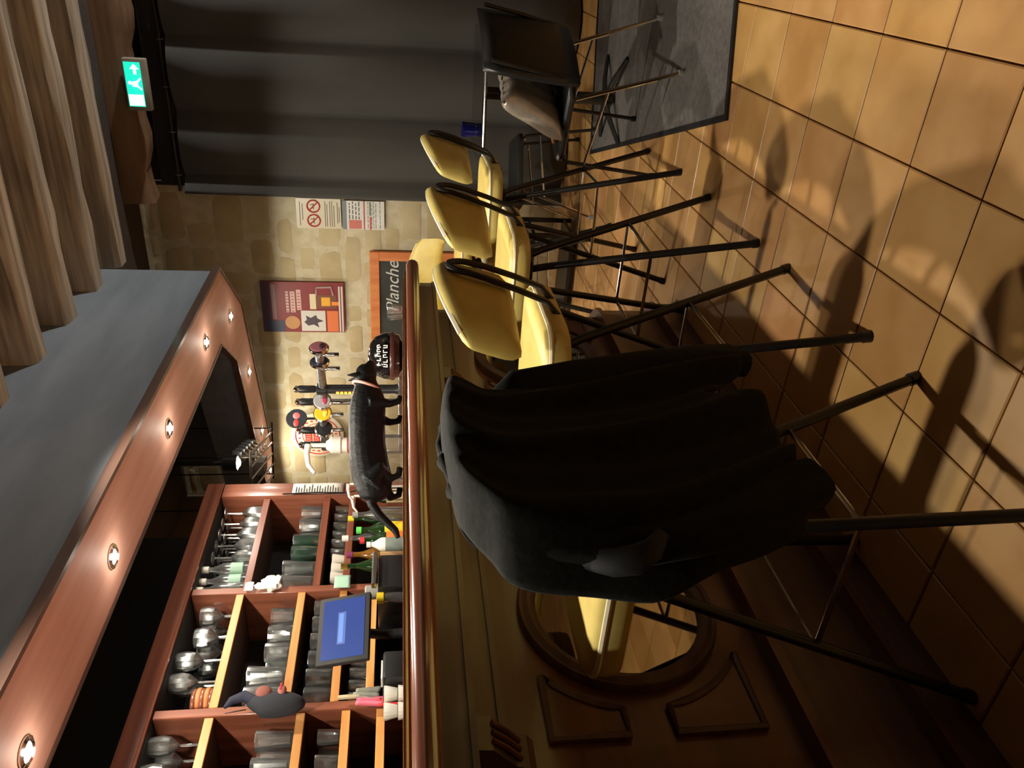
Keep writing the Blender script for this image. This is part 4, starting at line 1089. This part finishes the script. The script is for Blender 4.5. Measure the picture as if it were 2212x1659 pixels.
# licence notice
ln = on_wall('licence_notice', 'white printed notice with red and grey blocks below the prohibition sign', 'sign', 1.82, 1.425)
plate('sheet', ln, -.105, .105, -.15, .145, PAPER, .006)
plate('grey_header', ln, -.105, .105, .115, .145, flat('notice_blue_grey', (120, 130, 136)), .0068, .006)
plate('red_rule', ln, -.105, .105, -.012, -.004, RED, .0068, .006)
plate('red_block', ln, -.10, -.035, .01, .10, flat('notice_salmon', (206, 116, 100)), .0068, .006)
bm = bm_new()
rs = random.Random(2)
for zz in (.095, .072, .05, .028, -.035, -.062, -.075, -.09, -.12):
    x = -.03 if zz > 0 else -.095
    while x < .09:
        L_ = rs.uniform(.012, .035); add_box(bm, (x + L_ / 2, -.0066, zz), (L_, .0008, .008 if zz > 0 else .004)); x += L_ + .008
stuff(obj('text_lines', bm, flat('notice_print', (92, 96, 92)), ln, smooth=False))
plate('red_tab', ln, -.105, -.01, -.058, -.046, flat('notice_rose', (206, 80, 76)), .0070, .006); plate('green_tab', ln, .0, .10, -.055, -.046, flat('notice_green', (70, 100, 80)), .0070, .006)
# round brewery sign
rd = on_wall('round_sign', 'round cream sign with red rings and lettering behind the taps', 'sign', 3.70, 1.838)
bm = bm_new(); add_lathe(bm, [(0, .0), (.205, 0), (.212, .006), (.212, .014), (.203, .020), (.0, .024)], 48, Matrix.Rotation(PI / 2, 4, 'X')); obj('dish', bm, SIGNW, rd)
for r_, th in ((.178, .0045), (.12, .003)):
    bm = bm_new(); add_tube(bm, [(r_ * math.cos(2 * PI * i / 48), -.0225, r_ * math.sin(2 * PI * i / 48)) for i in range(48)], th, 6, closed=True); obj('red_ring', bm, flat('sign_red', (196, 60, 52)), rd)
for x0, x1, z0, z1 in ((-.06, .06, .045, .10), (-.095, .095, -.015, .035), (-.07, .07, -.085, -.035)):
    plate('red_block', rd, x0, x1, z0, z1, flat('sign_red', (196, 60, 52)), .026, .018)
    bm = bm_new(); n_ = int((x1 - x0) / .022)
    for k in range(n_):
        xx = x0 + .012 + k * .022
        add_box(bm, (xx, -.0265, (z0 + z1) / 2), (.004, .001, (z1 - z0) * .6)); add_box(bm, (xx + .004, -.0265, (z0 + z1) / 2 + (z1 - z0) * .25 * (1 if k % 2 else -1)), (.009, .001, .005))
    stuff(obj('block_letters', bm, SIGNW, rd, smooth=False))
bm = bm_new()
for k in range(22):
    a = 2 * PI * k / 22
    add_box(bm, (.149 * math.cos(a), -.0235, .149 * math.sin(a)), (.012, .001, .018))
stuff(obj('ring_letters', bm, flat('sign_red', (196, 60, 52)), rd, smooth=False))
# chalkboard
cb_ = on_wall('chalkboard', 'black chalkboard in an orange wooden frame with chalk writing', 'chalkboard', 2.56, .93)
W2, H2 = .475, .455
plate('slate', cb_, -W2 + .05, W2 - .05, -H2 + .05, H2 - .05, SLATE, .015)
for nm_, a in (('frame_rail', (-W2, W2, H2 - .07, H2)), ('frame_rail', (-W2, W2, -H2, -H2 + .07)), ('frame_stile', (-W2, -W2 + .07, -H2 + .07, H2 - .07)), ('frame_stile', (W2 - .07, W2, -H2 + .07, H2 - .07))):
    bm = bm_new(); add_box(bm, ((a[0] + a[1]) / 2, -.014, (a[2] + a[3]) / 2), (a[1] - a[0], .028, a[3] - a[2]), bev=.003); obj(nm_, bm, ORANGEW, cb_, smooth=False)
put('chalk_writing', text_mesh('Planche', .135, CHALK, shear=.3), cb_, (.195, -.0162, .285))
put('chalk_writing', text_mesh('Apéro', .12, CHALK, shear=.3), cb_, (.24, -.0162, .14))
# ---- exit sign on the lintel
ex_ = thing('exit_sign', 'lit green emergency exit sign mounted on the lintel beam', 'sign', (5.29, .945, 2.735), RW)
bm = bm_new(); add_box(bm, (0, -.018, 0), (.30, .05, .135), bev=.006); obj('housing', bm, flat('sign_housing_grey', (150, 140, 124)), ex_)
plate('green_face', ex_, -.125, .13, -.035, .058, mat('lit_green_face', (40, 190, 160), None, emit=(20, 200, 165), estr=1.6), .0445, .042)
GW = mat('lit_white_pictogram', (220, 255, 250), None, emit=(190, 255, 248), estr=1.7)
plate('doorway', ex_, -.12, -.055, -.032, .055, GW, .0452, .0445)
bm = bm_new()
add_plate(bm, disc(.012, .036, .011, 14), -.0452, -.0445)
add_plate(bm, [(-.008, .022), (.018, .022), (.024, -.004), (.044, -.026), (.034, -.030), (.012, -.010), (-.006, -.012), (-.02, -.030), (-.03, -.026), (-.012, -.004)], -.0452, -.0445)
obj('running_figure', bm, GW, ex_, smooth=False)
plate('arrow', ex_, 0, 0, 0, 0, GW, .0452, .0445, [(.06, .008), (.09, .008), (.09, .028), (.122, .0), (.09, -.028), (.09, -.010), (.06, -.010)])
bm = bm_new(); add_ball(bm, (.005, -.048, .012), (.012, .005, .012), 12, 8); obj('lamp_spot', bm, mat('hot_white_led', (255, 255, 255), None, emit=(235, 255, 252), estr=10), ex_)
ld = bpy.data.lights.new('exit_glow', 'POINT'); ld.energy = .08; ld.color = (.3, 1, .85); ld.shadow_soft_size = .04
lo_ = bpy.data.objects.new('glow_source', ld); C.objects.link(lo_); lo_.parent = ex_; lo_.location = (0, -.12, 0)

# ================================================================== TABLE AND CHAIRS BY THE CURTAIN
tb_ = thing('bistro_table', 'small black bistro table by the curtain with a blue candle glass', 'table', (4.38, .74, 0), math.radians(6))
bm = bm_new(); add_prism(bm, rrect(.62, .66, .03, 4), .732, .752); obj('table_top', bm, GLOSSK, tb_)
bm = bm_new(); add_tube(bm, [(x, y, .742) for x, y in rrect(.625, .665, .032, 4)], .0065, 6, closed=True); obj('metal_edge', bm, STEEL, tb_)
bm = bm_new(); add_tube(bm, [(0, 0, .02), (0, 0, .73)], .032, 14); obj('column', bm, BLACKM, tb_)
for a in range(4):
    bm = bm_new(); an = a * PI / 2 + PI / 4
    add_tube(bm, [(0, 0, .06), (.14 * math.cos(an), .14 * math.sin(an), .045), (.30 * math.cos(an), .30 * math.sin(an), .012)], [.02, .018, .014], 8, flat=.7); obj('foot', bm, BLACKM, tb_)
cg = thing('candle_glass', 'cobalt blue candle glass on the black table', 'candle', (4.36, .93, .752))
bm = bm_new(); add_lathe(bm, [(0, .002), (.032, 0), (.036, .01), (.042, .075), (.040, .077), (.034, .012), (0, .010)], 20, close=False); obj('glass_body', bm, BLUEG, cg)
bm = bm_new(); add_lathe(bm, [(0, .011), (.024, .011), (.024, .04), (0, .042)], 14); obj('candle', bm, WHITE, cg)
def make_chair(loc, rz, label):
    t = thing('tube_chair', label, 'chair', loc, rz, 'black tube chairs by the curtain')
    bm = bm_new(); base = rrect(.43, .42, .05, 4)
    loft(bm, [[(x * s, y * s, z) for x, y in base] for s, z in ((.96, .432), (1, .438), (1, .456), (.96, .466), (.6, .463))]); obj('seat', bm, BLACKP, t)
    bm = bm_new(); rows_f = []
    for j in range(7):
        h = j / 6
        rows_f.append([((-1 + 2 * i / 10) * .245 * (1 - .05 * abs(2 * h - 1) ** 4), -.225 + .03 * (-1 + 2 * i / 10) ** 2 - .05 * h, .43 + .40 * h) for i in range(11)])
    o = obj('backrest', loft(bm, rows_f, cap=False, closed=False), BLACKP, t, ang=180); m_ = o.modifiers.new('thickness', 'SOLIDIFY'); m_.thickness = .022; m_.offset = 0
    for s in (-1, 1):
        bm = bm_new(); add_tube(bm, [(s * .225, .24, .012), (s * .215, .19, .42), (s * .215, .16, .446), (s * .215, -.12, .446), (s * .222, -.205, .47), (s * .225, -.243, .62), (s * .222, -.280, .80)], .009, 8); obj('front_leg', bm, BLACKM, t)
        bm = bm_new(); add_tube(bm, [(s * .222, -.27, .012), (s * .21, -.12, .43)], .009, 8); lg = obj('rear_leg', bm, CHROME, t)
        bm = bm_new(); add_lathe(bm, [(.013, 0), (.014, .02), (.011, .03)], 10, Matrix.Translation((s * .222, -.272, 0))); obj('foot_cap', bm, GREY, lg)
        bm = bm_new(); add_lathe(bm, [(.013, 0), (.014, .02), (.011, .03)], 10, Matrix.Translation((s * .225, .24, 0))); obj('foot_cap', bm, BLACKP, t)
        bm = bm_new(); add_tube(bm, [(s * .219, .20, .34), (s * .214, -.17, .30)], .006, 6); obj('side_stretcher', bm, CHROME, t)
    bm = bm_new(); add_tube(bm, [(-.216, .17, .43), (.216, .17, .43)], .008, 8); obj('cross_bar', bm, CHROME, t)
    return t
make_chair((3.62, .61, 0), math.radians(-22), 'black tube chair on the door mat with a silver cushion on it')
make_chair((4.86, 1.28, 0), math.radians(200), 'black tube chair at the far side of the black table')
cu = thing('silver_cushion', 'crumpled silver satin cushion leaning on the black chair seat', 'cushion', (3.60, .675, .462), math.radians(-22))
cu.scale = (1.3, 1.2, 1.05)
bm = bm_new()
n = 22
P_ = [[None] * (n + 1) for _ in range(2)]
top_, bot_ = [], []
for j in range(n + 1):
    a, b = [], []
    for i in range(n + 1):
        u_, v_ = -1 + 2 * i / n, -1 + 2 * j / n
        th = .055 * (max(0, (1 - u_ ** 4) * (1 - v_ ** 4))) ** .5
        wr = .006 * math.sin(u_ * 17 + v_ * 3) * (1 - u_ * u_)
        px_, pz_ = .17 * u_ * (1 - .10 * (1 - v_ * v_)), .15 * v_ * (1 - .12 * (1 - u_ * u_))
        a.append((px_, -th - wr, .155 + pz_)); b.append((px_, th + wr, .155 + pz_))
    top_.append(a); bot_.append(b)
A1 = [[bm.verts.new(p) for p in r] for r in top_]; B1 = [[bm.verts.new(p) for p in r] for r in bot_]
for Gd in (A1, B1):
    for j in range(n):
        for i in range(n): bm.faces.new((Gd[j][i], Gd[j][i + 1], Gd[j + 1][i + 1], Gd[j + 1][i]))
bmesh.ops.remove_doubles(bm, verts=bm.verts[:], dist=.0008)
bmesh.ops.rotate(bm, verts=bm.verts[:], cent=(0, 0, 0), matrix=Matrix.Rotation(math.radians(28), 3, 'X'))
obj('cover', bm, SILVER, cu, ang=80)
bm = bm_new(); add_box(bm, (.0, .03, .012), (.16, .10, .02), bev=.006); obj('tan_tag', bm, TAN, cu)
# a low dark rack with steel cylinders beyond the stools, under the chalkboard
lr = thing('low_rack', 'low black rack holding two steel cylinders under the chalkboard', 'rack', (5.0, 1.98, 0), RW)
bm = bm_new(); add_box(bm, (0, 0, .30), (.62, .34, .02)); add_box(bm, (0, 0, .05), (.62, .34, .02)); obj('shelf', bm, BLACKP, lr)
for sx in (-.3, .3):
    for sy in (-.16, .16):
        bm = bm_new(); add_box(bm, (sx, sy, .36), (.025, .025, .72)); obj('post', bm, BLACKP, lr)
bm = bm_new(); add_box(bm, (0, 0, .715), (.64, .36, .02), bev=.003); obj('top_board', bm, BLACKP, lr)
for k, dx in enumerate((-.14, .12)):
    bm = bm_new(); add_lathe(bm, [(0, .002), (.085, 0), (.09, .01), (.09, .30), (.075, .33), (.03, .34), (.03, .37), (0, .37)], 22); o = obj('steel_canister', bm, STEEL, None, (5.0, 1.98 - dx, .311)); tag(o, ['steel canister on the low rack, the one nearer the taps', 'steel canister on the low rack, the one nearer the curtain'][k], 'canister', 'steel canisters')
# second small table things on the bar
for k, (x, y) in enumerate(((2.92, 1.34), (3.03, 1.415))):
    o = put('small_glass', G['shot'], None, (x, y, TZ + .001), 0); tag(o, ['small clear glass on the bar end beside the black dome', 'small clear glass behind the other one at the bar end'][k], 'glass', 'small glasses at the bar end')
